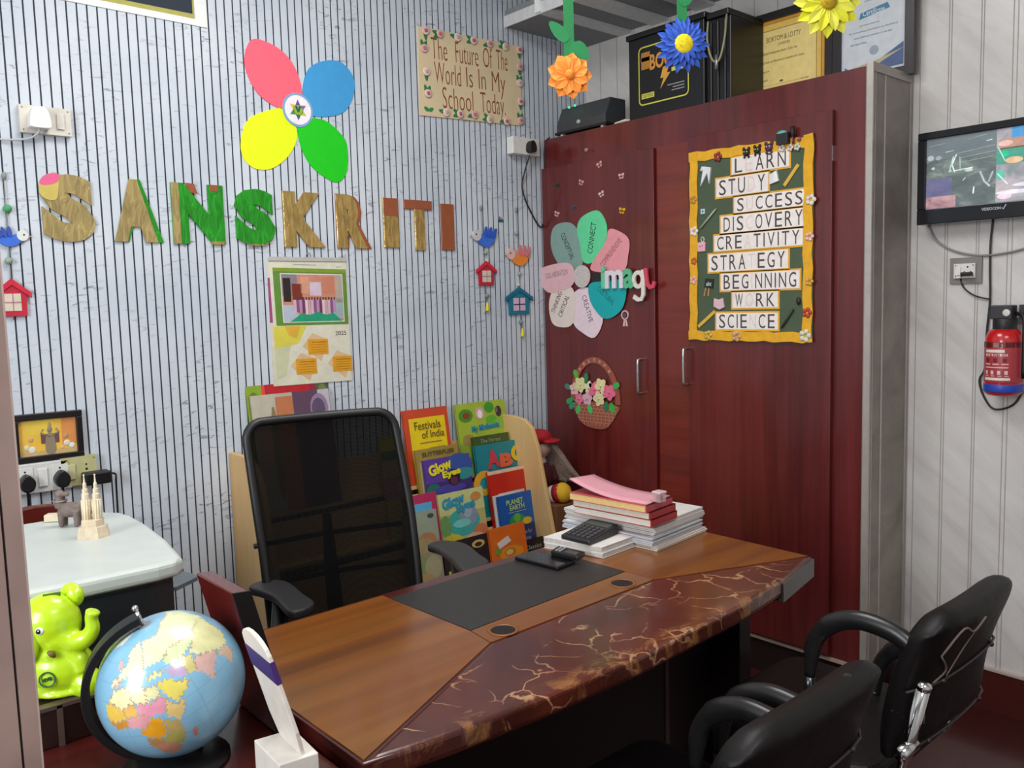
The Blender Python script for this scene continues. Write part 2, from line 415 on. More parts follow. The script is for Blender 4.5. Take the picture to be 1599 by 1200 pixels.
# ------------------------------------------------------------------ cupboard along the right-hand wall
cp = thing('cupboard', 'tall dark red wooden cupboard covered with school decorations', 'cupboard', (2.80, -.75, 0))
CT = 2.108; CY = -1.506
m = MB(); m.box(2.692, 2.965, CY + .02, -.012, .14, CT, MAHOG); m.prism([(.008, .14), (1.486, .14), (1.486, CT), (.06, CT), (.03, CT - .008), (.013, CT - .03), (.008, CT - .06)], -.004, .0, MAHOG, FR['C'])
m.build('carcass', cp)
m = MB(); m.box(2.70, 2.965, CY + .02, -.012, 0, .14, K('#1d0a09', .5)); m.box(2.684, 2.70, CY + .015, -.008, .128, .14, K('#b29a90', .4)); m.build('plinth', cp)
d1, d2, d3 = (0.6431,1.5619)[0], (0.8184,1.5518)[0], (1.3824,1.5192)[0]
dt = (0.6460,1.9804)[1]
def door(u0, u1, z1, hu, hz):
    m = MB(); m.prism([(u0, .15), (u1, .15), (u1, z1), (u0, z1)], .001, .019, MAHOG, FR['C']); d = m.build('door', cp, bevel=.0015)
    h = MB(); h.tube(spline([(hu, hz - .068, .018), (hu, hz - .068, .044), (hu, hz - .055, .05), (hu, hz + .055, .05), (hu, hz + .068, .044), (hu, hz + .068, .018)], 4), .0055, CHROME, 8, M=FR['C']); h.build('door_handle', d)
    return d
hu, hz = (0.5769,1.0832); hu2, hz2 = (0.8026,1.1311)
door(.012, d1, dt, hu, hz)
door(d2 - .012, d3, (1.3780,1.9912)[1], hu2, hz2)
m = MB(); m.prism([(d1 + .006, .15), (d2 - .018, .15), (d2 - .018, dt), (d1 + .006, dt)], 0, .006, MAHOGH, FR['C']); m.build('middle_panel', cp)
m = MB(); a, b = (1.3791,1.8766), (1.3773,1.8275); m.box(2.672, 2.69, -a[0] - .004, -a[0] + .002, b[1], a[1], CHROME); m.build('hinge', cp)
m = MB(); m.box(2.686, 2.970, CY, CY + .02, .14, CT + .006, GREYP)
for x in (2.705, 2.775): m.box(x - .003, x + .003, CY - .003, CY, .14, CT - .02, K('#b5aca3', .35))
m.box(2.684, 2.693, CY - .004, CY + .016, .14, CT + .008, K('#b9b2ab', .3, .4)); m.box(2.6845, 2.970, CY - .0045, CY + .0155, CT - .02, CT + .008, K('#a39c95', .3, .4))
m.box(2.6845, 2.970, CY - .0046, CY + .004, .13, .143, K('#b5a58f', .35)); m.box(2.955, 2.970, CY - .004, CY, .14, CT, K('#a39c95', .35))
m.build('end_panel', cp)

# ------------------------------------------------------------------ desk
DZ = .76
dk = thing('desk', 'large executive desk with brown wood top and red marble front edge', 'desk', (1.24, -1.75, 0))
nl = (0.5860,-1.7952); fr_ = (1.8832,-1.7546)
DX0 = nl[0]; DX1 = 1.90; DYB = -1.215
front = [nl] + [(0.6589,-1.8064), (0.7445,-1.8178), (0.9194,-1.8320), (1.1379,-1.8381), (1.3422,-1.8294), (1.4838,-1.8234), (1.6793,-1.7981)] + [fr_]
outline = [(DX0, DYB), (DX1, DYB)] + front[::-1]
m = MB(); m.prism(outline, .722, .757, DESKD); m.build('desk_top', dk, bevel=.003)
triL = (0.9891,-1.6005); triR = (1.4825,-1.5916); padTL = (.985, DYB - .02)
def inlay(name, pts, mat, z=.759):
    m = MB(); m.prism(pts, .755, z, mat); return m.build(name, dk, bevel=.0004, bseg=1)
seam = [nl, triL, triR, fr_]
fedge = [(p[0], p[1] - .002) for p in front]
m = MB(); m.prism([(nl[0] + .003, nl[1])] + [triL, triR] + [(fr_[0], fr_[1])] + fedge[::-1][1:-1], .7235, .7592, VEIN); m.build('marble_front_band', dk, bevel=.008, bseg=3)
pTL, pBL, pBR = (0.9901,-1.2557), (0.9987,-1.5250), (1.4820,-1.5039); pTR = (pBR[0] - .006, pTL[1] + .004)
g = .002
inlay('wood_panel', [(DX0 + .004, DYB - .012), (pTL[0] - g, DYB - .012), (pBL[0] - g, pBL[1]), (triL[0] - g, triL[1] + g), (nl[0] + .006, nl[1] + .006)], DESKW)
inlay('wood_panel', [(pTR[0] + g, DYB - .012), (DX1 - .004, DYB - .012), (fr_[0] - .004, fr_[1] + .006), (triR[0] + g, triR[1] + g), (pBR[0] + g, pBR[1])], DESKW)
inlay('wood_strip', [(pBL[0], pBL[1] - g), (triL[0], triL[1] + g), (triR[0], triR[1] + g), (pBR[0], pBR[1] - g)], DESKW)
tag(inlay('leather_pad', [pTL, pBL, pBR, pTR], K('#262322', .42, 0, .1, 60, 0, .15), .7595), 'black inlaid writing pad')
for p in ((1.0437,-1.5710), (1.4124,-1.5565)):
    m = MB(); m.lathe([(.031, 0), (.031, .0012), (.025, .0016), (.0245, .0002)], K('#7a4a1c', .4), 24, c=(p[0], p[1], .759)); m.disc(p[0], p[1], .7592, .025, K('#120605', .9), 24, .0004); m.build('cable_grommet', dk)
# corner fascia, apron, side panels, modesty panel
cxa = (1.6793,-1.7981)
m = MB(); m.prism([(cxa[0] - .004, cxa[1] - .006), (fr_[0] + .004, fr_[1] - .006), (fr_[0] + .004, fr_[1] + .03), (cxa[0] - .004, cxa[1] + .03)], .708, .7515, K('#4a4341', .3)); m.build('corner_plate', dk)
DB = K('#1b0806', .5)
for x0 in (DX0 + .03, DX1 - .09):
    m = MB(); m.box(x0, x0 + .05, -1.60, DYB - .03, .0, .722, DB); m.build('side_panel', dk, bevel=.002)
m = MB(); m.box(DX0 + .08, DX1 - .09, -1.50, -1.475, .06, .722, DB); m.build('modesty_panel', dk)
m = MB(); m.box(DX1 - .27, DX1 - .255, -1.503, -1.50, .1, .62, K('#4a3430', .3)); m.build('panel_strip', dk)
# side unit running back along the left of the desk
sd = thing('side_unit', 'long dark wooden side unit at the left of the desk', 'cabinet', (.25, -1.4, 0))
m = MB(); m.box(-.25, DX0 - .008, -2.02, -1.16, .70, .735, DESKD); m.box(-.25, .50, -1.16, -.66, .70, .735, DESKD); m.build('top_board', sd, bevel=.003)
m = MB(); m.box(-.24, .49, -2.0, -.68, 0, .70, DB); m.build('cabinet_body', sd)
ST = .735
# small dark box under the elephant
kb = thing('storage_box', 'dark brown glossy storage box under the green elephant bank', 'box', (.22, -1.27, ST))
ez = .80
m = MB(); m.box(.06, .352, -1.385, -1.272, ST, ez, K('#22110d', .3, 0, .2, 20, .3)); m.build('box_body', kb, bevel=.003)
m = MB(); LB = K('#51403a', .35)
m.box(.06, .352, -1.388, -1.37, ez - .004, ez + .002, LB)
for x in (.30, .08): m.box(x - .004, x + .004, -1.388, -1.38, ST, ez, LB)
m.build('edge_trim', kb)

# ------------------------------------------------------------------ globe
GC = Vector((.413, -1.56, .857)); GR = .1025
CAMP = Vector((0, -2.8, 1.40)); CW = Matrix([[0.747529, 0.085136, -0.658751], [-0.663641, 0.053975, -0.746102], [-0.027964, 0.994906, 0.096848]])
gl = thing('globe', 'world globe in a black half ring on the side unit', 'globe', (GC.x, GC.y, ST))
e3 = (CAMP - GC).normalized(); gup = (Vector((0, 0, 1)) - e3 * e3.z).normalized(); grt = gup.cross(e3).normalized()
th = math.radians(27); ti = math.radians(21)
gn = (e3 * math.sin(th) + (gup * math.cos(ti) - grt * math.sin(ti)) * math.cos(th)).normalized()
ga = (e3 - gn * math.sin(th)).normalized(); gb = gn.cross(ga)
LON0 = 47
def pip(x, y, P):
    r = False; j = len(P) - 1
    for i in range(len(P)):
        xi, yi = P[i]; xj, yj = P[j]
        if (yi > y) != (yj > y) and x < (xj - xi) * (y - yi) / (yj - yi) + xi: r = not r
        j = i
    return r
LANDS = [('#d8cfae', [(-10, 36), (-9, 44), (-2, 44), (0, 49), (8, 54), (10, 58), (5, 60), (12, 66), (25, 71), (30, 60), (28, 46), (20, 40), (14, 38), (14, 45), (3, 42)]),
 ('#d8a9a4', [(-10, 36), (-9, 44), (3, 43), (0, 37)]), ('#e0a8a0', [(-5, 50), (2, 51), (-2, 58), (-6, 58)]),
 ('#d9dcae', [(28, 46), (30, 60), (30, 70), (60, 69), (75, 73), (105, 77), (140, 73), (175, 68), (160, 60), (140, 54), (135, 44), (120, 50), (90, 50), (60, 52), (48, 46), (40, 46)]),
 ('#c7d5a4', [(48, 46), (60, 52), (90, 50), (82, 43), (66, 40), (54, 38), (50, 42)]),
 ('#d6d39e', [(82, 43), (90, 50), (120, 50), (132, 46), (122, 38), (121, 28), (110, 20), (100, 22), (88, 28), (76, 34), (74, 40)]),
 ('#cfa9a0', [(68, 24), (74, 34), (88, 28), (97, 27), (92, 22), (87, 20), (80, 14), (77, 8), (73, 16), (71, 21)]),
 ('#d5b69a', [(92, 22), (100, 22), (108, 20), (108, 11), (103, 9), (101, 2), (98, 10), (96, 16)]),
 ('#b59cc0', [(45, 38), (54, 38), (61, 36), (62, 26), (56, 27), (49, 31)]),
 ('#c9c07a', [(61, 36), (66, 40), (74, 36), (68, 24), (62, 26)]),
 ('#d9cf8c', [(27, 37), (36, 41), (45, 38), (42, 36), (35, 36), (30, 36)]),
 ('#dacb5c', [(36, 32), (44, 32), (49, 29), (52, 24), (56, 25), (59, 22), (52, 16), (44, 12), (40, 20), (35, 28)]),
 ('#e0a51e', [(52, 25), (56, 25), (59, 22), (55, 17), (53, 19)]),
 ('#e2d9a6', [(-6, 35), (10, 37), (12, 24), (2, 20), (-12, 27)]), ('#e6dcae', [(10, 37), (25, 32), (25, 20), (15, 23), (12, 24)]),
 ('#d9d49c', [(25, 32), (34, 31), (36, 22), (25, 22)]), ('#e0bc52', [(-17, 22), (-12, 27), (2, 20), (4, 13), (-8, 10), (-16, 12)]),
 ('#c98a3a', [(-16, 12), (-8, 10), (4, 13), (3, 6), (-8, 4)]), ('#e0a83c', [(2, 20), (12, 24), (15, 14), (4, 13)]),
 ('#d9949c', [(4, 13), (15, 14), (24, 10), (16, 2), (9, 4), (3, 6)]), ('#d88fa4', [(15, 23), (25, 20), (36, 22), (38, 18), (34, 9), (24, 10), (15, 14)]),
 ('#d9bb78', [(34, 9), (38, 18), (43, 11), (51, 12), (47, 4), (41, -2), (35, 4)]),
 ('#dc9a1a', [(14, 4), (24, 9), (30, 4), (29, -8), (22, -11), (13, -5), (10, 0)]),
 ('#b7a05c', [(30, 4), (41, -2), (40, -10), (30, -9)]), ('#b98a54', [(12, -6), (22, -11), (24, -17), (12, -17)]),
 ('#a9a354', [(22, -11), (30, -9), (40, -10), (40, -16), (35, -24), (30, -22), (24, -17)]), ('#c38a72', [(12, -17), (24, -17), (30, -22), (33, -27), (26, -34), (18, -34)]),
 ('#b9787c', [(44, -16), (50, -15), (47, -25), (44, -24)]), ('#cfd6d0', [(-50, 60), (-20, 70), (-20, 82), (-60, 82)])]
m = MB(); OCE = K('#7fb2cf', .3, 0, .10, 12, .6); LM = [(K(h, .3, 0, .10, 60, .6), P) for h, P in LANDS]; GRAT = K('#79aac6', .3, 0, .05, 12, .6); BRD = K('#a9977a', .3, 0, .05, 12, .6)
NL, NB = 300, 150; vs = []; fs = {}
for j in range(NB + 1):
    la = -PI / 2 + PI * j / NB
    for i in range(NL):
        lo = 2 * PI * i / NL - PI - math.radians(LON0)
        vs.append(GC + (gn * math.sin(la) + (ga * math.cos(lo) + gb * math.sin(lo)) * math.cos(la)) * GR)
def land(lon, lat):
    for k, (mm, P) in enumerate(LM):
        if pip(lon, lat, P): return k
    return -1
for j in range(NB):
    for i in range(NL):
        lon = 360 * (i + .5) / NL - 180; lat = -90 + 180 * (j + .5) / NB
        k = land(lon + math.sin(lat * 1.7) * .9, lat + math.sin(lon * 1.3) * .9); 
        if k >= 0:
            mt = LM[k][0]
            if any(land(lon + dx + math.sin(lat * 1.7) * .9, lat + math.sin(lon * 1.3) * .9 + dy) not in (k,) for dx, dy in ((.9, 0), (0, .9))): mt = BRD
        else: mt = GRAT if (i % 25 == 0 or j % 12 == 0) else OCE
        if lat > 84: mt = K('#8a8d8e', .3, 0, .1, 12, .6)
        fs.setdefault(mt, []).append((j * NL + i, j * NL + (i + 1) % NL, (j + 1) * NL + (i + 1) % NL, (j + 1) * NL + i))
n0 = 0
for mt, ff in fs.items():
    used = sorted({q for f in ff for q in f}); ix = {q: k for k, q in enumerate(used)}
    m.add([vs[q] for q in used], [tuple(ix[q] for q in f) for f in ff], mt, True)
m.build('ball', gl)
gw = (-grt - gn * (-grt).dot(gn)).normalized()
m = MB(); ring = []
gq = gn.cross(gw)
for k in range(33):
    a = PI / 2 - PI * k / 32; ring.append(GC + (gn * math.sin(a) + gw * math.cos(a)) * (GR + .0125))
vv = []; ff = []
for p in ring:
    d = (p - GC).normalized()
    for s_, r_ in ((-.013, -.006), (.013, -.006), (.013, .005), (-.013, .005)): vv.append(p + gq * s_ + d * r_)
for k in range(32):
    for q in range(4): ff.append((k * 4 + q, k * 4 + (q + 1) % 4, k * 4 + 4 + (q + 1) % 4, k * 4 + 4 + q))
ff += [(0, 1, 2, 3), (131, 130, 129, 128)]
m.add(vv, ff, BLACK); rg = m.build('meridian_ring', gl, bevel=.001)
m = MB(); pp = GC + gn * (GR + .012); m.tube([GC + gn * GR, pp + gn * .010], .003, CHROME, 8); m.ell(pp + gn * .016, .005, CHROME, 10); m.build('pivot_knob', rg)
sp = GC - gn * (GR + .012)
m = MB(); m.lathe([(.075, 0), (.075, .004), (.05, .012), (.0, .014)], BLACK, 28, c=(GC.x - .0, GC.y, ST)); m.build('stand_base', gl)
bp_ = GC + (gn * math.sin(-1.0) + gw * math.cos(-1.0)) * (GR + .014)
m = MB(); m.tube([(GC.x, GC.y, ST + .008), tuple((Vector((GC.x, GC.y, ST + .012)) + bp_) / 2), tuple(bp_)], .007, BLACK, 10); m.build('stand_stem', gl)

# ------------------------------------------------------------------ elephant money bank
EG = K('#b4d818', .28, 0, .04, 20, .5); EGI = K('#1d5a3a', .5)
EO = Vector(((0.3158,0.7947)[0], -1.335, ez))
el = thing('elephant_bank', 'lime green elephant money bank sitting beside the globe', 'money bank', tuple(EO))
# local axes: face turned towards the camera's right
ex = Vector((.75, -.66, 0)).normalized(); ey = Vector((.66, .75, 0)).normalized()
EM = Matrix.Translation(EO) @ Matrix(((ex.x, ey.x, 0), (ex.y, ey.y, 0), (0, 0, 1))).to_4x4() @ Matrix.Scale(.82, 4)
m = MB()
m.ell((0, 0, .050), (.066, .052, .052), EG, 20, EM); m.ell((-.012, 0, .138), (.058, .052, .060), EG, 20, EM)
m.ell((.008, -.004, .112), (.036, .042, .034), EG, 16, EM); m.ell((0, 0, .085), (.05, .045, .03), EG, 16, EM)
m.tube(spline([(.012, -.012, .122), (.036, -.016, .106), (.062, -.016, .110), (.078, -.016, .130), (.077, -.016, .152), (.082, -.016, .166)], 5), [.030, .029, .028, .026, .025, .023, .022, .021, .02, .019, .018, .017, .016, .0155, .015, .014, .0135, .013, .0125, .012, .012, .012, .0125, .0135, .0145, .015], EG, 14, M=EM)
m.ell((.016, -.022, .092), (.014, .014, .012), EG, 12, EM)
m.ell((.058, -.012, .022), (.030, .03, .030), EG, 14, EM); m.ell((-.03, -.02, .016), (.04, .03, .018), EG, 14, EM); m.tube([(.030, -.018, .088), (.052, -.02, .070), (.056, -.02, .05)], [.018, .017, .016], EG, 12, M=EM)
m.ell((0, 0, .010), (.062, .05, .012), EG, 16, EM)
m.build('body', el, remesh=.003, smooth=5)
m = MB(); m.ell((-.050, -.040, .118), (.030, .010, .044), EG, 16, EM @ Matrix.Rotation(.3, 4, 'Z')); m.build('ear', el, remesh=.003, smooth=3)
m = MB(); m.ell((.020, .026, .184), (.026, .011, .026), EG, 16, EM @ Matrix.Rotation(-.1, 4, 'Z')); m.ell((.025, .017, .183), (.016, .006, .016), K('#9cc20c', .3), 12, EM @ Matrix.Rotation(-.1, 4, 'Z')); m.build('ear', el, remesh=.003, smooth=2)
m = MB(); m.ell((-.004, -.0495, .141), (.0085, .004, .0075), WHITE, 12, EM @ Matrix.Rotation(.0, 4, 'Z')); m.ell((-.005, -.0525, .141), (.005, .003, .0052), K('#141414', .3), 10, EM); m.ell((-.0035, -.0552, .143), (.0015, .001, .0015), WHITE, 8, EM); m.build('eye', el)
m = MB(); m.tube([(.008, -.050, .101), (.015, -.048, .094), (.017, -.044, .088)], [.003, .006, .003], K('#6d5a2a', .5), 8, M=EM); m.build('mouth', el)
m = MB(); m.box(-.018, .012, -.006, -.003, .192, .1985, K('#4d6a0a', .7), EM @ Matrix.Rotation(.5, 4, 'Z')); m.build('coin_slot', el)
fm_ = EM @ Matrix.Translation((.004, -.0515, .047)) @ Matrix.Rotation(math.radians(6), 4, 'Z') @ Matrix.Rotation(math.radians(88), 4, 'X')
m = MB(); m.line([(.014 * math.cos(2 * PI * k / 28), .014 * math.sin(2 * PI * k / 28)) for k in range(28)], .0022, 0, EGI, .0025, True); m.text('KVB', -.0085, .0085, -.003, .004, 0, EGI, .0025, .01, .25);
mm = MB(); mm.add([fm_ @ p for p in m.v], m.f, EGI); mm.build('round_emblem', el)
# white stand with an upright plate
wb = thing('plaque_stand', 'small white stand holding an upright white plate with a purple band', 'stand', (.485, -1.785, ST))
A, B_, C_, D_ = (0.4714,-1.7004), (0.5269,-1.7101), (0.5198,-1.7954), (0.4660,-1.7873)
m = MB(); WB = K('#cfcac2', .5); m.prism([A, B_, C_, D_], ST, .80, WB); m.build('stand_block', wb, bevel=.0015)
q0, q1, t0, t1 = (0.5089,-1.7026), (0.5023,-1.7942), (0.4811,-1.6686), (0.4638,-1.7679)
u_ = Vector((q1[0] - q0[0], q1[1] - q0[1], 0)); h_ = Vector((t0[0] - q0[0], t0[1] - q0[1], .14)); O_ = Vector((q0[0], q0[1], .797))
wl = u_.length; hl = h_.length; ux = u_.normalized(); nz = ux.cross(h_).normalized(); hy = nz.cross(ux)
PM = Matrix.Translation(O_) @ Matrix(((ux.x, hy.x, nz.x), (ux.y, hy.y, nz.y), (ux.z, hy.z, nz.z))).to_4x4()
sh = h_.dot(ux)
def pl(a, b): return (a * wl + sh * b, b * hl)
m = MB(); pts = [pl(.12, 0), pl(.9, 0), pl(1.0, .25), pl(1.0, .98)] + [pl(.5 + .5 * math.cos(k * PI / 8), .98 + .16 * math.sin(k * PI / 8)) for k in range(1, 8)] + [pl(0, .98), pl(0, .25)]
m.prism(pts, -.003, .003, K('#d3cbc2', .45), PM); p_ = m.build('plate', wb, bevel=.001)
m = MB(); m.prism([pl(-.01, .72), pl(1.01, .72), pl(1.01, .93), pl(-.01, .93)], -.0036, .0036, K('#3a1760', .4), PM); m.build('purple_band', p_)
# wooden plaque behind the globe
wp = thing('wooden_board', 'dark red wooden board tilted behind the globe', 'board', (.52, -1.52, ST))
m = MB(); m.prism([(.497, .978), (.525, .975), (.585, ST + .001), (.555, ST + .001)], -1.595, -1.452, K('#5a1512', .25, 0, .15, 12, .4), Matrix(((1, 0, 0, 0), (0, 0, 1, 0), (0, 1, 0, 0), (0, 0, 0, 1)))); m.build('board', wp, bevel=.003)
m = MB(); m.prism([(.4968, .9785), (.5252, .9755), (.5853, ST + .001), (.5547, ST + .001)], -1.5962, -1.592, K('#0e0a0b', .3), Matrix(((1, 0, 0, 0), (0, 0, 1, 0), (0, 1, 0, 0), (0, 0, 0, 1)))); m.build('end_strip', wp)

# ------------------------------------------------------------------ printer
pr = thing('printer', 'large printer with white lid and dark body on the side unit', 'printer', (.3, -1.0, ST))
lid = [(-.02, -1.235), (.10, -1.245), (.35, -1.262), (.50, -1.268), (.537, -1.262), (.551, -1.248), (.556, -1.22), (.575, -1.10), (.588, -.95), (.590, -.84), (.583, -.79), (.56, -.758), (.53, -.745), (.10, -.72), (-.02, -.72)]
m = MB(); m.prism(lid, .918, .950, K('#bcc3be', .4, 0, .03, 20, .1)); m.build('lid', pr, bevel=.010, bseg=3)
m = MB(); PD = K('#1c2023', .4)
m.prism([(-.02, -1.23), (.50, -1.25), (.535, -1.24), (.560, -1.0), (.57, -.80), (.53, -.76), (-.02, -.74)], .83, .918, PD); m.prism([(-.02, -1.22), (.47, -1.235), (.490, -1.22), (.495, -.80), (-.02, -.78)], ST, .83, PD); m.build('body', pr, bevel=.006)
m = MB(); m.prism([(.53, -1.09), (.585, -1.107), (.640, -1.074), (.642, -1.05), (.629, -1.0), (.53, -1.0)], .842, .850, K('#5b6468', .4)); m.build('side_flap', pr)
m = MB(); m.box(.1, .46, -1.243, -1.238, .842, .846, K('#0c0e10', .3)); m.build('front_slot', pr)
# twin tower statuette
tw = thing('twin_tower_statuette', 'cream twin tower statuette on the printer lid', 'statuette', (*(0.4689,-0.9901), .95))
tc = (0.4756,-0.9701); TWM = K('#d9c9ae', .35, .2, .1, 60); m = MB()
m.lathe([(.031, 0), (.031, .006), (.027, .022), (.022, .023), (.021, .036), (.018, .037)], TWM, 8, c=(tc[0], tc[1], .95), smooth=False); m.build('plinth', tw)
for dx, dy in ((-.0085, .006), (.0085, -.006)):
    m = MB(); pf = [(.0085, .036), (.0085, .076), (.0075, .077), (.0072, .088), (.006, .089), (.0056, .098), (.0042, .099), (.0036, .108), (.002, .112), (.0012, .124), (.002, .126), (.001, .128)]
    m.lathe(pf, TWM, 12, c=(tc[0] + dx, tc[1] + dy, .95), smooth=False)
    for k in range(12):
        a = 2 * PI * k / 12; m.tube([(tc[0] + dx + .0083 * math.cos(a), tc[1] + dy + .0083 * math.sin(a), .985), (tc[0] + dx + .0083 * math.cos(a), tc[1] + dy + .0083 * math.sin(a), 1.026)], .0012, TWM, 5)
    m.build('tower', tw)
# little dog figure behind the statuette
dg = thing('dog_figurine', 'small grey brown dog figurine behind the twin tower statuette', 'figurine', (*(0.4662,-0.8436), .95))
dc = (0.4662,-0.8436); DGM = K('#6e5f5a', .6, 0, .25, 60); DM_ = Matrix.Translation((dc[0], dc[1], .95)) @ Matrix.Rotation(-.7, 4, 'Z')
m = MB(); m.ell((0, 0, .036), (.026, .014, .017), DGM, 14, DM_); m.tube([(-.018, 0, .042), (-.022, 0, .062)], [.013, .010], DGM, 10, M=DM_); m.ell((-.020, 0, .070), (.011, .010, .010), DGM, 12, DM_); m.ell((-.006, -.002, .070), (.009, .006, .006), DGM, 10, DM_)
for a in (-.016, .016):
    for b in (-.008, .008): m.tube([(a, b, .035), (a, b, .001)], [.0075, .0055], DGM, 8, M=DM_)
m.tube([(.024, 0, .045), (.032, 0, .062)], [.004, .002], DGM, 6, M=DM_); m.build('body', dg, remesh=.002, smooth=2)
m = MB(); m.tube([(-.0195 + .0135 * math.cos(k * .6), .0135 * math.sin(k * .6), .056) for k in range(11)], .002, K('#8d8583', .4, .5), 6, True, M=DM_); m.build('collar', dg)
bx = (0.4546,-0.7683)
m = MB(); m.box(bx[0] - .02, bx[0] + .02, bx[1] - .012, bx[1] + .012, .951, .966, K('#d8cdb0', .5), Matrix.Translation((bx[0], bx[1], 0)) @ Matrix.Rotation(-.6, 4, 'Z') @ Matrix.Translation((-bx[0], -bx[1], 0)))
tag(m.build('small_box', None, bevel=.001, org=(bx[0], bx[1], .95)), 'tiny cream box on the printer lid beside the dog figurine', 'box')
# round-backed red chair glimpsed behind the printer
rc = thing('wooden_chair', 'dark red round backed chair behind the printer', 'chair', (.42, -.40, 0))
ra, rb = (0.4593,0.9151), (0.5449,0.8990)
m = MB(); cxr = (0.4761,0.9120)[0] - .0; czr = (0.4858,0.9280)[1]; m.prism([(cxr - .22, .50), (cxr + .22, .50)] + [(cxr + .22 * math.cos(k * PI / 16), czr - .17 + .17 * math.sin(k * PI / 16)) for k in range(17)], .44, .465, K('#56160f', .35, 0, .1, 12, .3), FR['B']); m.build('backrest', rc, bevel=.004)
m = MB(); m.box(cxr - .2, cxr + .2, -.46, -.06, .43, .47, K('#56160f', .4)); m.build('seat', rc, bevel=.006)
for a in (cxr - .18, cxr + .18):
    for b in (-.44, -.08): m = MB(); m.box(a - .017, a + .017, b - .017, b + .017, 0, .43 if b > -.2 else .52, K('#3d100c', .4)); m.build('leg', rc)

# ------------------------------------------------------------------ things on the slatted wall (frame B: x right, y up, z out of the wall; slat faces at z = .008)
SF = .0082
def bt(name, label, cat, o, group=None): return thing(name, label, cat, (o[0], o[1], 0), 'B', group)
def petal(c, ang, L, Wd, n=22, tip=.25):
    pts = []
    for k in range(n):
        t = 2 * PI * k / n; a = math.cos(t); b = math.sin(t)
        x = L * (.5 + .5 * a); y = Wd * .5 * b * (1 - tip * a) * (1 if a > -.6 else 1)
        pts.append((c[0] + x * math.cos(ang) - y * math.sin(ang), c[1] + x * math.sin(ang) + y * math.cos(ang)))
    return pts
def smoothpoly(pts, n=6):
    P = [Vector((*p, 0)) for p in pts]; out = []
    N = len(P)
    for i in range(N):
        a, b, c, d = P[i - 1], P[i], P[(i + 1) % N], P[(i + 2) % N]
        for k in range(n):
            t = k / n; q = .5 * ((2 * b) + (c - a) * t + (2 * a - 5 * b + 4 * c - d) * t * t + (3 * b - a - 3 * c + d) * t ** 3); out.append((q.x, q.y))
    return out
# big four-petal paper flower
fc = (1.4922,2.0910)
t = bt('paper_flower', 'large flat paper flower with red, blue, yellow and green petals', 'wall decoration', fc)
for nm, hx, pts in (('red', '#ff6478', [(1.3054,2.2111), (1.3188,2.2824), (1.3547,2.3096), (1.4356,2.2894), (1.4884,2.2395), (1.5135,2.1599), (1.5003,2.1030), (1.4357,2.0862), (1.3483,2.1265)]),
                    ('blue', '#3d9bd6', [(1.5157,2.1558), (1.5375,2.2317), (1.5957,2.2740), (1.6745,2.2843), (1.7257,2.2374), (1.7222,2.1724), (1.6811,2.1097), (1.6110,2.0830), (1.5292,2.0844)]),
                    ('yellow', '#e8fb00', [(1.4852,2.0129), (1.4563,1.9393), (1.3878,1.8829), (1.3216,1.8755), (1.2802,1.9105), (1.2770,1.9695), (1.3061,2.0362), (1.3755,2.0744), (1.4479,2.0877)]),
                    ('green', '#0cc80c', [(1.4975,2.0541), (1.4934,1.9827), (1.5293,1.9078), (1.5936,1.8629), (1.6432,1.8527), (1.6803,1.8948), (1.6872,1.9720), (1.6683,2.0209), (1.5921,2.0695)])):
    m = MB(); m.prism(smoothpoly(pts), SF, SF + .003, K(hx, .7, 0, .03)); tag(m.build('petal', t), nm + ' petal')
r0 = ((1.5527,2.0984)[0] - (1.4356,2.0840)[0]) / 2
m = MB(); m.disc(fc[0], fc[1], SF + .003, r0, K('#7fa9c9', .6), 36, .002); m.disc(fc[0], fc[1], SF + .005, r0 * .86, K('#efe9f0', .6), 36, .0008)
for k in range(6):
    a = PI / 2 + k * PI / 3; q = r0 * .62; hx = ['#6f4a9a', '#d6c53a', '#3f8a4a', '#2f6a5a', '#b7c23a', '#8a6aa0'][k]
    m.prism([(fc[0] + q * math.cos(a), fc[1] + q * math.sin(a)), (fc[0] + q * .52 * math.cos(a + .52), fc[1] + q * .52 * math.sin(a + .52)), (fc[0] + q * .52 * math.cos(a - .52), fc[1] + q * .52 * math.sin(a - .52))], SF + .0058, SF + .0064, K(hx, .6))
m.disc(fc[0], fc[1], SF + .0058, r0 * .34, K('#8fae3c', .6), 12, .0006); m.prism([(fc[0] - .012, fc[1] + .012), (fc[0] - .004, fc[1] + .014), (fc[0], fc[1] + .002), (fc[0] + .004, fc[1] + .014), (fc[0] + .012, fc[1] + .012), (fc[0] + .003, fc[1] - .008), (fc[0] - .003, fc[1] - .008)], SF + .0064, SF + .007, K('#1f5a4a', .6))
m.build('round_badge', t)
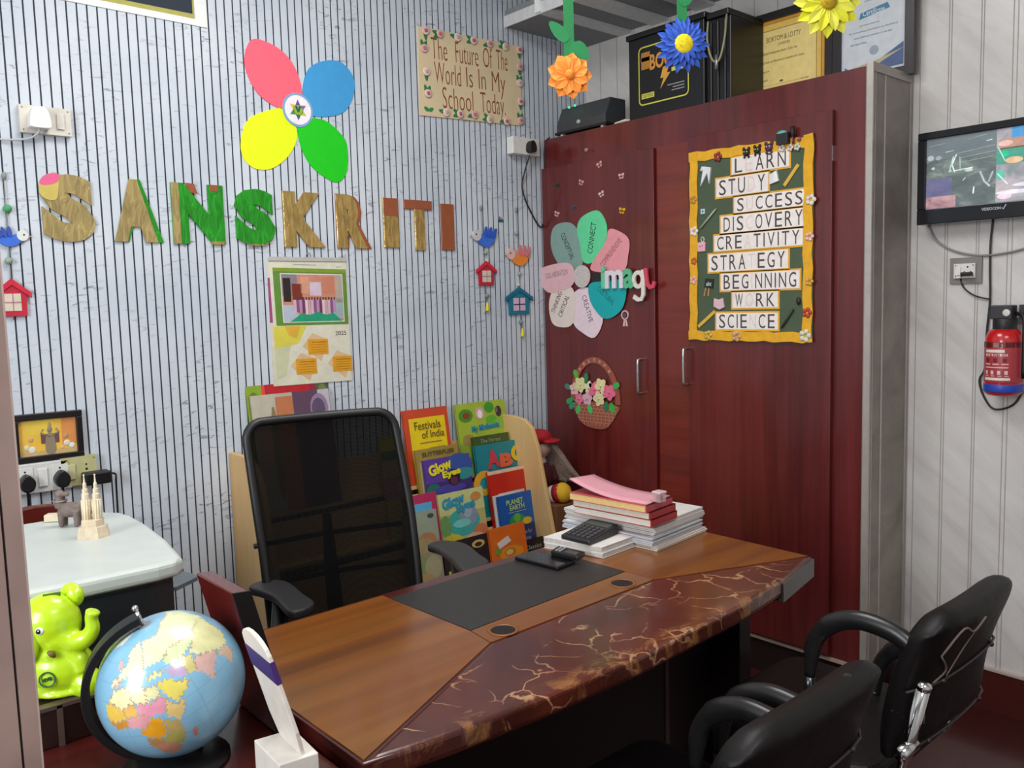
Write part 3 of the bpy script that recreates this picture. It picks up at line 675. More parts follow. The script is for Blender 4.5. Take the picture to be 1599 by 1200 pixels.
# the nine letters; green, brown and pink tones are reflections painted on them
GRN = GREEN_REFL
LET = [('S', (0.6509,1.6117), (0.7981,1.8108), 'first S', 'gold letter S at the left end, with a pink reflection painted on the yellow tip', GOLDD),
       ('A', (0.8488,1.6166), (0.9973,1.8096), 'A', 'gold letter A with a green reflection painted on its right edge', GOLDD),
       ('N', (1.0288,1.6149), (1.2002,1.8092), 'N', 'letter N with a green reflection painted over it and a gold left stroke', GRN),
       ('S', (1.2371,1.6154), (1.3832,1.8061), 'S', 'letter S with a green reflection painted over it, between the N and the K', GRN),
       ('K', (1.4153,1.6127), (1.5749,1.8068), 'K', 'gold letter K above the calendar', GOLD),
       ('R', (1.6248,1.6124), (1.7724,1.8094), 'R', 'gold letter R with a brown reflection painted on its right edge', GOLD),
       ('I', (1.8285,1.6188), (1.8966,1.8069), 'I', 'gold letter I with a brown reflection painted on top, between R and T', GOLD),
       ('T', (1.9259,1.6109), (2.0587,1.8061), 'T', 'letter T with a gold stem and a brown reflection painted on its crossbar', GOLD),
       ('I', (2.1043,1.6141), (2.1681,1.7993), 'I', 'letter I with a brown reflection painted over it, at the right end of the row', BROWN_REFL)]
for ch, a, b, nm, lab, mt in LET:
    c = ((a[0] + b[0]) / 2, (a[1] + b[1]) / 2); x0, x1, y0, y1 = a[0], b[0], a[1], b[1]; w = x1 - x0; h = y1 - y0
    t = bt('wall_letter', lab, 'letter', c, 'gold foil letters in one row on the slatted wall')
    m = MB()
    if ch == 'I': m.box(x0, x1, y0, y1, SF, SF + .008, mt)
    elif ch == 'T': m.box(x0, x1, y1 - .24 * h * .75, y1, SF, SF + .008, BROWN_REFL); m.box(x0 + .36 * w, x0 + .72 * w, y0, y1 - .24 * h * .75, SF, SF + .008, mt)
    elif ch == 'R': m.text(ch, x0, x1, y0, y1, SF, BROWN_REFL, .006, .072); m.text(ch, x0, x1 - .13 * w, y0, y1, SF + .006, mt, .002, .072)
    elif ch == 'A': m.text(ch, x0, x1, y0, y1, SF, GREEN_REFL, .006, .072); m.text(ch, x0, x1 - .12 * w, y0, y1, SF + .006, mt, .002, .072)
    else: m.text(ch, x0, x1, y0, y1, SF, mt, .008, .072)
    m.build('letter_face', t, bevel=.0008, bseg=1)
    if lab.startswith('gold letter S'):
        m = MB(); m.prism(smoothpoly([(x0 - .001, y0 + .70 * h), (x0 + .0, y0 + .86 * h), (x0 + .12 * w, y0 + .97 * h), (x0 + .34 * w, y0 + 1.0 * h), (x0 + .34 * w, y0 + .80 * h), (x0 + .28 * w, y0 + .62 * h), (x0 + .1 * w, y0 + .62 * h)], 4), SF + .008, SF + .0095, K('#d8c46a', .3, .3)); m.prism(smoothpoly([(x0 + .0, y0 + .86 * h), (x0 + .12 * w, y0 + .97 * h), (x0 + .34 * w, y0 + 1.0 * h), (x0 + .33 * w, y0 + .88 * h), (x0 + .1 * w, y0 + .82 * h)], 4), SF + .0095, SF + .0102, K('#e0608c', .4)); m.build('tip_reflection', t)
    if ch == 'N':
        m = MB(); m.box(x0, x0 + .14 * w, y0, y1, SF + .008, SF + .009, GOLDD); m.prism([(x0 + .26 * w, y1), (x0 + .44 * w, y1), (x0 + .5 * w, y1 - .17 * h), (x0 + .36 * w, y1 - .15 * h)], SF + .008, SF + .009, BROWN_REFL); m.box(x0 + .74 * w, x0 + .90 * w, y1 - .1 * h, y1, SF + .008, SF + .009, BROWN_REFL); m.box(x0 + .72 * w, x1, y0, y0 + .05 * h, SF + .008, SF + .009, GOLD); m.build('gold_edge', t)
    if ch == 'S' and mt is GRN:
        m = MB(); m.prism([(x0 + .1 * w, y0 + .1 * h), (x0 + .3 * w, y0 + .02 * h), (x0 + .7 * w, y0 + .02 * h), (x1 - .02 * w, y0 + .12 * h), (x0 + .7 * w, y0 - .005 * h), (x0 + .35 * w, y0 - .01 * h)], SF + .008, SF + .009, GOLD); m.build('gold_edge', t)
    if ch == 'I' and mt is GOLD:
        m = MB(); m.box(x0, x1, y1 - .36 * h, y1, SF + .008, SF + .009, BROWN_REFL); m.build('top_reflection', t)
# sign with paper roses
sa, sb, sc_, sd_ = (2.0249,2.4755), (2.5598,2.4891), (2.5588,2.1573), (2.0180,2.1362)
sx0, sx1, sy0, sy1 = (sa[0] + sd_[0]) / 2, (sb[0] + sc_[0]) / 2, (sd_[1] + sc_[1]) / 2, (sa[1] + sb[1]) / 2
t = bt('motto_sign', 'beige cardboard sign bordered with paper roses, The Future Of The World', 'sign', ((sx0 + sx1) / 2, (sy0 + sy1) / 2))
m = MB(); m.prism([sa, sb, sc_, sd_], SF, SF + .006, K('#dcc8a2', .8, 0, .04, 8)); m.build('board', t)
BR = K('#874a22', .7); sw = sx1 - sx0; shh = sy1 - sy0
tl, tr, br, bl = sa, sb, sc_, sd_
def SP(u, v):   # sign coordinates 0..1 from the lower left corner
    a = mid(bl, br, u); b = mid(tl, tr, u); return mid(a, b, v)
m = MB()
def words(row, y0, y1):
    for s, u0, u1, lo in row:
        p = SP(u0, y0 - lo); q = SP(u1, y1); m.text(s, p[0], q[0], p[1], q[1], SF + .0062, BR, .0004, -.012, math.atan2(SP(1, .5)[1] - SP(0, .5)[1], sw) * .6)
words([('The', .115, .26, 0), ('Future', .34, .56, .0), ('Of', .61, .70, 0), ('The', .745, .86, 0)], .665, .90)
words([('World', .14, .385, 0), ('Is', .44, .50, 0), ('In', .56, .63, 0), ('My', .695, .83, .09)], .395, .625)
words([('School', .21, .50, 0), ('Today.', .575, .83, .08)], .115, .345)
m.build('lettering', t)
ROS = [(.06, .96), (.19, .955), (.355, .955), (.51, .955), (.675, .955), (.835, .955), (.985, .95), (.045, .76), (.06, .50), (.07, .255), (.985, .74), (.98, .535), (.985, .30), (.98, .06), (.235, .06), (.365, .06), (.505, .07), (.655, .03), (.83, .03)]
for k, (u, v) in enumerate(ROS):
    p = SP(u, v); m = MB(); r = .0165; cc = K(['#e6c9c4', '#e0b6b2', '#e6d4c8'][k % 3], .8); c2 = K(['#b9606a', '#c2747c', '#d0a09c'][k % 3], .8); gr = K('#2f7d4a', .8)
    m.lathe([(.0, .0), (r, .004), (r * .95, .008), (r * .75, .0075)], cc, 12, c=(p[0], p[1], SF + .006)); m.lathe([(.0, .0), (r * .5, .004), (r * .42, .010), (r * .2, .009)], c2, 10, c=(p[0], p[1], SF + .007))
    a = PI + .3 * math.sin(k * 2.1) if .15 < u < .95 else (PI / 2 if k % 2 else -PI / 2)
    for da in ((-.45, .35) if k % 2 else (.1,)): m.prism([(q[0], q[1]) for q in petal(p, a + da, .036, .017, 8)], SF + .006, SF + .0075, gr)
    m.build('paper_rose', t)
m = MB(); p = SP(.08, .06)
for a in (.5, PI - .5): m.prism(petal(p, a, .026, .016, 8), SF + .006, SF + .0075, K('#2f8a4a', .8))
m.build('paper_leaf', t)
# switch plate with a white plug, upper left
a, b = (0.6163,1.9076), (0.7396,2.0074); q = ((a[0] + b[0]) / 2, (a[1] + b[1]) / 2)
CRM = K('#d3cec2', .4); CRM2 = K('#dcd8cd', .35)
def screw(m, x, y, z): m.lathe([(.0022, 0), (.0022, .001), (.0, .0012)], K('#6d6a66', .4, .6), 8, c=(x, y, z))
t = bt('socket_plate', 'cream socket plate with one switch at the upper left of the wall', 'socket', q)
m = MB(); pw, ph = .135, .078
m.box(q[0] - pw / 2, q[0] + pw / 2, q[1] - ph / 2, q[1] + ph / 2, SF, SF + .022, CRM)
for x in (-1, 1):
    for y in (-1, 1): screw(m, q[0] + x * (pw / 2 - .008), q[1] + y * (ph / 2 - .008), SF + .022)
m.build('plate', t, bevel=.003); m = MB(); m.box(q[0] + .028, q[0] + .048, q[1] - .022, q[1] + .022, SF + .022, SF + .027, CRM2); m.build('switch', t, bevel=.001)
t = bt('charger_plug', 'white charger plug with cable in the upper left socket', 'plug', q)
m = MB(); c0 = (q[0] - .022, q[1]); m.prism(smoothpoly([(c0[0] - .018, c0[1] + .026), (c0[0] + .018, c0[1] + .026), (c0[0] + .028, c0[1] - .018), (c0[0] + .02, c0[1] - .028), (c0[0] - .022, c0[1] - .028), (c0[0] - .028, c0[1] - .018)], 3), SF + .022, SF + .06, K('#eceae6', .35)); m.build('plug_body', t, bevel=.004)
m = MB(); m.tube(spline([(c0[0] - .002, c0[1] - .026, SF + .045), (c0[0] - .006, c0[1] - .042, SF + .04), (c0[0] - .035, c0[1] - .058, SF + .02), (c0[0] - .12, c0[1] - .062, SF + .006), (c0[0] - .3, c0[1] - .05, SF + .006)], 6), .0032, K('#b9bcc0', .4), 8); m.build('cable', t)
# white socket with black plug near the cupboard
a, b = (2.4720,2.0160), (2.6294,2.1101); q = ((a[0] + b[0]) / 2, (a[1] + b[1]) / 2); pw = b[0] - a[0]; ph = .072
t = bt('socket_box', 'small white socket box on the wall near the cupboard', 'socket', q)
m = MB(); m.box(q[0] - pw / 2, q[0] + pw / 2, q[1] - ph / 2, q[1] + ph / 2, SF, SF + .042, K('#dedcd6', .4)); m.build('box', t, bevel=.003)
t = bt('power_plug', 'black three pin plug with its lead in the white socket near the cupboard', 'plug', q)
m = MB(); c0 = (2.5628,2.0596); m.prism(smoothpoly([(c0[0], c0[1] + .026), (c0[0] + .016, c0[1] + .01), (c0[0] + .018, c0[1] - .018), (c0[0], c0[1] - .026), (c0[0] - .018, c0[1] - .018), (c0[0] - .016, c0[1] + .01)], 3), SF + .042, SF + .075, K('#1a1719', .4)); m.build('plug_body', t, bevel=.003)
m = MB(); P = [(2.5615,2.0239), (2.5555,1.9630), (2.5495,1.9021), (2.5663,1.8425), (2.5988,1.7886), (2.6359,1.7397), (2.6590,1.7264), (2.6758,1.7554), (2.6832,1.8548), (2.6870,1.9677), (2.6952,2.0917), (2.7240,2.1226)]
m.tube(spline([(p[0], p[1], (.055, .03, .015)[min(i, 2)]) for i, p in enumerate(P)], 5), .0034, K('#1d1b1d', .4), 7); m.build('cable', t)
# bird and house strings
def house(m, c, w, h, wall, roof, win, bars, z):
    x, y = c
    m.prism([(x - w * .40, y - h * .5), (x + w * .40, y - h * .5), (x + w * .42, y + h * .12), (x, y + h * .42), (x - w * .42, y + h * .12)], z, z + .008, wall)
    for s in (-1, 1): m.prism([(x, y + h * .5), (x + s * w * .56, y + h * .12), (x + s * w * .56, y - h * .02), (x, y + h * .33)], z + .004, z + .012, roof)
    m.box(x - w * .24, x + w * .24, y - h * .36, y + h * .10, z + .008, z + .0095, win)
    m.box(x - w * .018, x + w * .018, y - h * .36, y + h * .10, z + .0095, z + .0105, bars); m.box(x - w * .24, x + w * .24, y - h * .15, y - h * .11, z + .0095, z + .0105, bars)
def bird(m, c, s, fl, body, headc, wing, z):
    x, y = c
    f = fl
    m.prism(smoothpoly([(x + f * s * .42, y + s * .10), (x + f * s * .25, y - s * .22), (x - f * s * .1, y - s * .36), (x - f * s * .40, y - s * .22), (x - f * s * .55, y + s * .12), (x - f * s * .2, y + s * .02), (x + f * s * .1, y + s * .1)], 3), z, z + .008, body)
    m.disc(x + f * s * .36, y + s * .06, z + .002, s * .2, headc, 16, .008); m.disc(x + f * s * .40, y + s * .09, z + .010, s * .035, INK, 8, .001)
    m.prism([(x + f * s * .54, y + s * .1), (x + f * s * .68, y + s * .03), (x + f * s * .54, y)], z + .003, z + .006, K('#b8b0a0', .6))
    for k in range(3): m.prism(petal((x - f * s * .05 - f * k * s * .14, y - s * .02), PI / 2 + f * (.1 + .25 * k), s * .42, s * .17, 10), z + .006, z + .010 + .001 * k, wing)
BEAD = K('#8f9f92', .6); ROPE = K('#8a9088', .8)
def hanging(label, top_, bot, birdc, bs, bf, bcol, bhead, bwing, hc, hw, hh, hcol, hroof, win, bars, beads, tas, group):
    t = bt('wall_hanging', label, 'wall hanging', top_, group); z = SF + .002
    m = MB(); m.tube([(top_[0], top_[1], z + .004), (mid(top_, bot, .5)[0], mid(top_, bot, .5)[1], z + .004), (bot[0], bot[1], z + .004)], .0016, ROPE, 5)
    m.ell((top_[0], top_[1] + .004, z + .004), (.007, .012, .006), ROPE, 8); m.build('string', t)
    m = MB(); bird(m, birdc, bs, bf, bcol, bhead, bwing, z); m.build('felt_bird', t, bevel=.001)
    m = MB(); house(m, hc, hw, hh, hcol, hroof, win, bars, z); m.build('felt_house', t, bevel=.001)
    for p, r, cl in beads: m = MB(); m.ell((p[0], p[1], z + .006), r, cl, 12); m.build('bead', t)
    if tas:
        m = MB(); m.lathe([(.003, 0), (.0045, -.006), (.0075, -.03), (.0075, -.036)], K('#e0cf2a', .7), 10, c=(0, 0, 0), M=Matrix.Translation((tas[0], tas[1], z + .008)) @ Matrix.Rotation(-PI / 2, 4, 'X')); m.build('tassel', t)
grp = 'felt bird and house strings on the slatted wall'
def wd(p, q): return abs(p[0] - q[0])
def hg(p, q): return abs(p[1] - q[1])
RED = K('#b81f38', .75); RED2 = K('#c8243c', .75); BLU = K('#3a6bd0', .75); TEAL = K('#12718a', .75); ORG_ = K('#ee8a34', .75); BGE = K('#d2c4b2', .7); LIL = K('#d0b4cc', .7)
hanging('felt hanging at the left edge, blue bird above a red house', (0.5623,1.7898), (0.5562,1.3863), (0.5690,1.6224), wd((0.5368,1.6215), (0.6133,1.6237)), 1, BLU, K('#d8dcd8', .7), K('#2f4fa8', .7), (0.5578,1.4507), .088, hg((0.5617,1.5038), (0.5536,1.3956)), RED, RED2, BGE, K('#a88', .7), [((0.5637,1.7019), .012, K('#4c9a62', .7)), ((0.5559,1.5549), .011, BEAD)], None, grp)
hanging('felt hanging with a blue bird over a red house and yellow tassel', (2.3132,1.7884), (2.3286,1.3914), (2.3259,1.6717), wd((2.2633,1.6700), (2.3791,1.6732)), -1, BLU, K('#c9c6cc', .7), K('#2c57bd', .7), (2.3303,1.5214), wd((2.2813,1.5213), (2.3802,1.5214)), hg((2.3324,1.5726), (2.3281,1.4673)), RED, RED2, BGE, K('#a88', .7), [((2.3303,1.6075), .009, BEAD), ((2.3359,1.5726), .008, K('#cfc7c2', .6)), ((2.3300,1.4267), .010, K('#7d8a80', .7))], (2.3288,1.3969), grp)
hanging('felt hanging with an orange bird over a teal house, nearest the cupboard', (2.5116,1.7900), (2.5267,1.2768), (2.5157,1.5966), wd((2.4560,1.5958), (2.5766,1.5975)), -1, ORG_, K('#e0b8b4', .7), K('#d9787c', .7), (2.5122,1.4012), wd((2.4412,1.4027), (2.5850,1.3997)), hg((2.5147,1.4684), (2.5102,1.3479)), TEAL, K('#0f6580', .75), LIL, K('#3a3a5a', .7), [((2.5080,1.6934), .009, BEAD), ((2.5203,1.5187), .009, BEAD), ((2.5110,1.4712), .008, K('#cfc7c2', .6)), ((2.5202,1.3082), .010, K('#7d8a80', .7))], (2.5268,1.2796), grp)
c = (2.4252,1.7479); m = MB()
for a, s_, hx in ((.7, 1, '#c9a7b0'), (2.4, 1, '#7a78b8'), (-.5, .8, '#2f6f62'), (3.7, .8, '#1e5d52')): m.prism(petal(c, a, .02 * s_, .016 * s_, 10), SF, SF + .003, K(hx, .6))
tag(m.build('butterfly_ornament', None, frame='B', org=(c[0], c[1], 0)), 'tiny green and lilac butterfly between the two felt strings', 'butterfly')
# calendar
ca, cb, cc_, cd_ = (1.3502,1.5716), (1.6573,1.5659), (1.6609,1.1205), (1.3599,1.1249)
t = bt('calendar', 'wall calendar with a green framed group photograph below the letter K', 'calendar', mid(ca, cc_))
CP = K('#d9d6c2', .75)
def CQ(u, v): return mid(mid(cd_, cc_, u), mid(ca, cb, u), v)
def cq(m, u0, u1, v0, v1, z, mat, th=.0005): m.prism([CQ(u0, v0), CQ(u1, v0), CQ(u1, v1), CQ(u0, v1)], z, z + th, mat)
m = MB(); m.prism([CQ(-.05, -.02), CQ(.3, -.01), CQ(.9, .98), CQ(-.02, .97)], SF, SF + .002, K('#d4d0b8', .75)); m.prism([CQ(-.035, .5), CQ(.1, .5), CQ(.1, .85), CQ(-.025, .85)], SF + .002, SF + .0023, K('#a0467a', .7)); m.build('back_page', t)
z = SF + .004; m = MB(); m.prism([CQ(0, 0), CQ(1, 0), CQ(1, 1), CQ(0, 1)], SF + .003, z, CP)
cq(m, .04, .99, .475, .93, z, K('#5f8a34', .7)); cq(m, .04, .99, .90, .93, z + .0005, K('#7d9a30', .7)); cq(m, .3, .6, .955, .962, z, K('#a9a79a', .7)); cq(m, .86, .93, .945, .952, z, K('#a9a79a', .7))
m.prism([CQ(.0, .47), CQ(.42, .47), CQ(.3, .33), CQ(.0, .30)], z, z + .0005, K('#d8cc4c', .7)); m.prism([CQ(.14, .47), CQ(.34, .47), CQ(.28, .37), CQ(.18, .40)], z + .0005, z + .001, K('#dcae3c', .7)); m.prism([CQ(0, .30), CQ(.2, .32), CQ(.12, .08), CQ(.0, .05)], z, z + .0004, K('#c8cba4', .7))
for u, v in ((.42, .235), (.25, .08), (.74, .085)):
    m.prism([CQ(u - .07, v + .07), CQ(u + .07, v + .175), CQ(u + .27, v + .12), CQ(u + .17, v - .06)], z, z + .0004, K('#d8b78c', .7)); cq(m, u, u + .27, v, v + .125, z + .0005, K('#d99a1c', .7)); cq(m, u + .05, u + .25, v + .097, v + .104, z + .001, K('#a8720f', .7))
    for k in range(4): cq(m, u + .04, u + .24, v + .018 + .02 * k, v + .022 + .02 * k, z + .001, K('#b37c14', .7))
m.text('2025', CQ(.80, .40)[0], CQ(.95, .40)[0], CQ(.8, .385)[1], CQ(.8, .42)[1], z, INK); m.build('front_page', t)
ph = MB(); z += .001; cq(ph, .125, .935, .497, .888, z, K('#e8e2dc', .6)); z += .0005
def pq(u0, u1, v0, v1, hx, dz=0.): cq(ph, .135 + .79 * u0, .135 + .79 * u1, .505 + .376 * v0, .505 + .376 * v1, z + dz, K(hx, .5), .0002)
pq(0, 1, 0, 1, '#c98a72'); pq(0, .25, .55, 1, '#8a7f88', .0003); pq(.02, .14, .42, .92, '#2a201c', .0005); pq(.16, .32, .45, .80, '#7a2e20', .0005); pq(.45, .64, .55, .84, '#d2bfd0', .0005); pq(.30, .44, .6, .95, '#d69a80', .0005); pq(.66, .86, .6, .95, '#c77f64', .0005); pq(.88, 1, .4, 1, '#b5a69a', .0005); pq(0, .24, .0, .35, '#b2bccb', .0005); pq(.8, 1, .05, .5, '#9fb0b2', .0005)
ph.prism([CQ(.135 + .79 * u, .505 + .376 * v) for u, v in ((.1, .0), (.97, .0), (.8, .2), (.55, .22), (.3, .18))], z + .0008, z + .001, K('#1f9a72', .5))
for k in range(15):
    u = .17 + .047 * k; hx = ['#d3b3bd', '#c69fb0', '#e0c8c4', '#6d3566', '#b58ab0', '#8d4f8a'][(k * 5) % 6]; pq(u, u + .042, .17 + .03 * math.sin(k), .46, hx, .0011); pq(u + .008, u + .034, .46, .52, '#5a3a34', .0012)
ph.build('photograph', t)
m = MB(); m.box(ca[0] + .0, cb[0], ca[1] - .008, ca[1] + .006, SF + .004, SF + .008, K('#c9c9c2', .4, .3)); kk = mid(ca, cb, .5); m.tube([(kk[0] + .009 * math.cos(a * .7), kk[1] + .013 + .012 * math.sin(a * .7), SF + .006) for a in range(9)], .0012, K('#70757a', .4, .6), 6, True); m.build('binding_strip', t)
# framed devotional picture, left
fa, fb, fc2, fd = (0.5259,1.1118), (0.7141,1.1107), (0.7129,0.9668), (0.5250,0.9690)
t = bt('framed_picture', 'small black framed picture with a yellow and orange background, above the switchboards', 'picture', mid(fa, fc2))
def FQ(u, v): return mid(mid(fd, fc2, u), mid(fa, fb, u), v)
def fq(m, u0, u1, v0, v1, z0, z1, mat): m.prism([FQ(u0, v0), FQ(u1, v0), FQ(u1, v1), FQ(u0, v1)], z0, z1, mat)
FBK = K('#171213', .35); m = MB()
fq(m, 0, 1, 0, .13, SF, SF + .02, FBK); fq(m, 0, 1, .87, 1, SF, SF + .02, FBK); fq(m, 0, .09, .13, .87, SF, SF + .02, FBK); fq(m, .91, 1, .13, .87, SF, SF + .02, FBK); m.build('frame', t, bevel=.002)
m = MB(); z = SF + .008; fq(m, .09, .91, .13, .87, SF, z, K('#eab820', .4)); fq(m, .7, .91, .3, .87, z, z + .0004, K('#d9862a', .4)); fq(m, .2, .6, .55, .87, z, z + .0006, K('#e4c21c', .4)); fq(m, .09, .91, .13, .22, z, z + .0006, K('#c9a868', .4)); fq(m, .40, .66, .36, .56, z + .0006, z + .001, K('#5a2418', .4))
GD = K('#857558', .45); px, py = FQ(.53, .45); wv = abs(fb[0] - fa[0])
m.prism(smoothpoly([FQ(.47, .16), FQ(.46, .40), FQ(.49, .56), FQ(.57, .56), FQ(.60, .40), FQ(.60, .16)], 3), z + .001, z + .0015, GD); m.ell((*FQ(.53, .64), z), (wv * .045, wv * .055, .002), GD, 12); m.ell((*FQ(.53, .73), z), (wv * .035, wv * .05, .002), K('#a08a54', .4), 12)
for u in (.40, .66): m.tube([(*FQ(.53, .5), z), (*FQ(u, .58), z), (*FQ(u + (.04 if u < .5 else -.04), .66), z)], .003, GD, 6)
for u, v, r, hx in ((.20, .30, .05, '#d9d0b4'), (.27, .25, .06, '#e2dccc'), (.77, .33, .055, '#ded4bc'), (.84, .27, .05, '#e4dfd4'), (.76, .48, .04, '#b88a58'), (.26, .46, .04, '#c49a5c'), (.70, .25, .03, '#c9b48c')): m.ell((*FQ(u, v), z), (wv * r, wv * r, .0015), K(hx, .5), 10)
m.build('picture', t)
m = MB(); fq(m, .09, .91, .13, .87, SF + .012, SF + .0128, K('#ffffff', .08, 0, 0, 10, 0, 0, 0, .5, .03)); m.build('glass', t)
# switchboards
a, b = (0.5320,0.8863), (0.6536,0.9616); q = mid(a, b); pw, ph_ = .155, .088
t = bt('switchboard', 'white switchboard with two sockets and a switch below the framed picture', 'switchboard', q)
m = MB(); m.box(q[0] - pw / 2, q[0] + pw / 2, q[1] - ph_ / 2, q[1] + ph_ / 2, SF, SF + .03, K('#cfd0cc', .4)); m.build('plate', t, bevel=.003)
for dx, w_ in ((-.046, .042), (.046, .046)):
    m = MB(); m.box(q[0] + dx - w_ / 2, q[0] + dx + w_ / 2, q[1] - .032, q[1] + .032, SF + .03, SF + .0325, K('#d9dad6', .35))
    for sx, sy in ((0, .022), (-.009, -.006), (.009, -.006)): m.disc(q[0] + dx + sx, q[1] + sy, SF + .0325, .003, INK, 10, .0005)
    m.build('socket', t)
m = MB(); m.box(q[0] - .012, q[0] + .012, q[1] - .026, q[1] + .026, SF + .03, SF + .035, K('#e0e0dc', .35)); m.build('switch', t, bevel=.001)
for i, dx in enumerate((-.046, .046)):
    c0 = (q[0] + dx, q[1] - .006)
    t2 = bt('power_plug', ['black plug with lead in the left socket of the white switchboard', 'black plug with lead in the right socket of the white switchboard'][i], 'plug', c0, 'black plugs in the white switchboard')
    m = MB(); m.prism(smoothpoly([(c0[0], c0[1] + .024), (c0[0] + .020, c0[1] + .004), (c0[0] + .016, c0[1] - .02), (c0[0], c0[1] - .028), (c0[0] - .016, c0[1] - .02), (c0[0] - .020, c0[1] + .004)], 3), SF + .0325, SF + .066, K('#141215', .4)); m.build('plug_body', t2, bevel=.004)
    m = MB(); m.tube(spline([(c0[0], c0[1] - .022, SF + .05), (c0[0] + .002, c0[1] - .06, SF + .04), (c0[0] + .004 + .01 * i, c0[1] - .13, SF + .02), (c0[0] + .006 + .03 * i, c0[1] - .24, SF + .01)], 6), .0042, K('#141215', .4), 8); m.build('cable', t2)
a, b = (0.6503,0.8915), (0.7346,0.9637); q = mid(a, b); pw, ph_ = .098, .086
t = bt('switch_box', 'yellowed cream switch and socket box right of the white switchboard', 'switchboard', q); YC = K('#b9b684', .45)
m = MB(); m.box(q[0] - pw / 2, q[0] + pw / 2, q[1] - ph_ / 2, q[1] + ph_ / 2, SF, SF + .03, YC)
for x in (-1, 1):
    for y in (-1, 1): screw(m, q[0] + x * (pw / 2 - .007), q[1] + y * (ph_ / 2 - .007), SF + .03)
m.disc(q[0] + .02, q[1] + .018, SF + .03, .003, INK, 10, .0005); m.disc(q[0] + .02, q[1] + .004, SF + .03, .004, INK, 10, .0005); m.build('plate', t, bevel=.003)
m = MB(); m.box(q[0] - .032, q[0] - .012, q[1] - .022, q[1] + .022, SF + .03, SF + .035, K('#c4c192', .4)); m.build('switch', t, bevel=.001)
t2 = bt('charger_adapter', 'black adapter plugged into the cream switch box, its lead hanging down', 'adapter', (q[0] + .03, q[1] - .02))
c0 = (q[0] + .032, q[1] - .020); m = MB(); m.box(c0[0] - .030, c0[0] + .045, c0[1] - .022, c0[1] + .016, SF + .03, SF + .075, K('#131214', .4)); m.build('adapter_body', t2, bevel=.005)
m = MB(); m.tube(spline([(c0[0] + .045, c0[1] + .004, SF + .05), (c0[0] + .066, c0[1] - .004, SF + .04), (c0[0] + .074, c0[1] - .04, SF + .012), (c0[0] + .074, c0[1] - .18, SF + .006), (c0[0] + .078, c0[1] - .28, SF + .006)], 6), .003, K('#17161a', .4), 7); m.build('cable', t2)

# ------------------------------------------------------------------ decorations stuck on the cupboard doors (frame C; door face at z = .019)
CF = .0195
def ct(name, label, cat, o, group=None): return thing(name, label, cat, (o[0], o[1], 0), 'C', group)
# little butterflies
BFL = [((0.2882,2.0234), '#d9a0a0', .55, 'speck sized pink butterfly sticker above the others'), ((0.3627,1.9525), '#d9a29a', 1, 'peach butterfly sticker at the top of the swarm'), ((0.4802,1.8907), '#dba8a8', 1, 'pale pink butterfly sticker farthest right in the swarm'), ((0.2550,1.8922), '#cf8f8c', 1, 'dusky pink butterfly sticker left of the middle of the swarm'), ((0.1123,1.8984), '#2f3a34', .9, 'dark green butterfly sticker at the upper left of the swarm'), ((0.3706,1.8312), '#dcbcb8', 1, 'whitish pink butterfly sticker just above the green petal'), ((0.2105,1.7919), '#3c4f5c', .8, 'slate blue butterfly sticker above the grey green petal'), ((0.1044,1.7746), '#d8a0a2', 1, 'pink butterfly sticker lowest on the left'), ((0.4809,1.7523), '#d8a21c', 1.1, 'yellow butterfly sticker right of the green petal')]
for k, (c, hx, s, lab) in enumerate(BFL):
    t = ct('butterfly_sticker', lab, 'sticker', c, 'paper butterflies on the cupboard door'); r = .5 * k
    m = MB()
    for a, q in ((.6, .018), (PI - .6, .018), (-.7, .013), (PI + .7, .013)): m.prism(petal(c, a + .4 * math.sin(r * 3), q * s, .013 * s, 10), CF, CF + .002, K(hx, .7))
    m.line([(c[0], c[1] - .009 * s), (c[0], c[1] + .010 * s)], .0022 * s, CF + .002, K('#5a3030', .7)); m.build('wings', t)
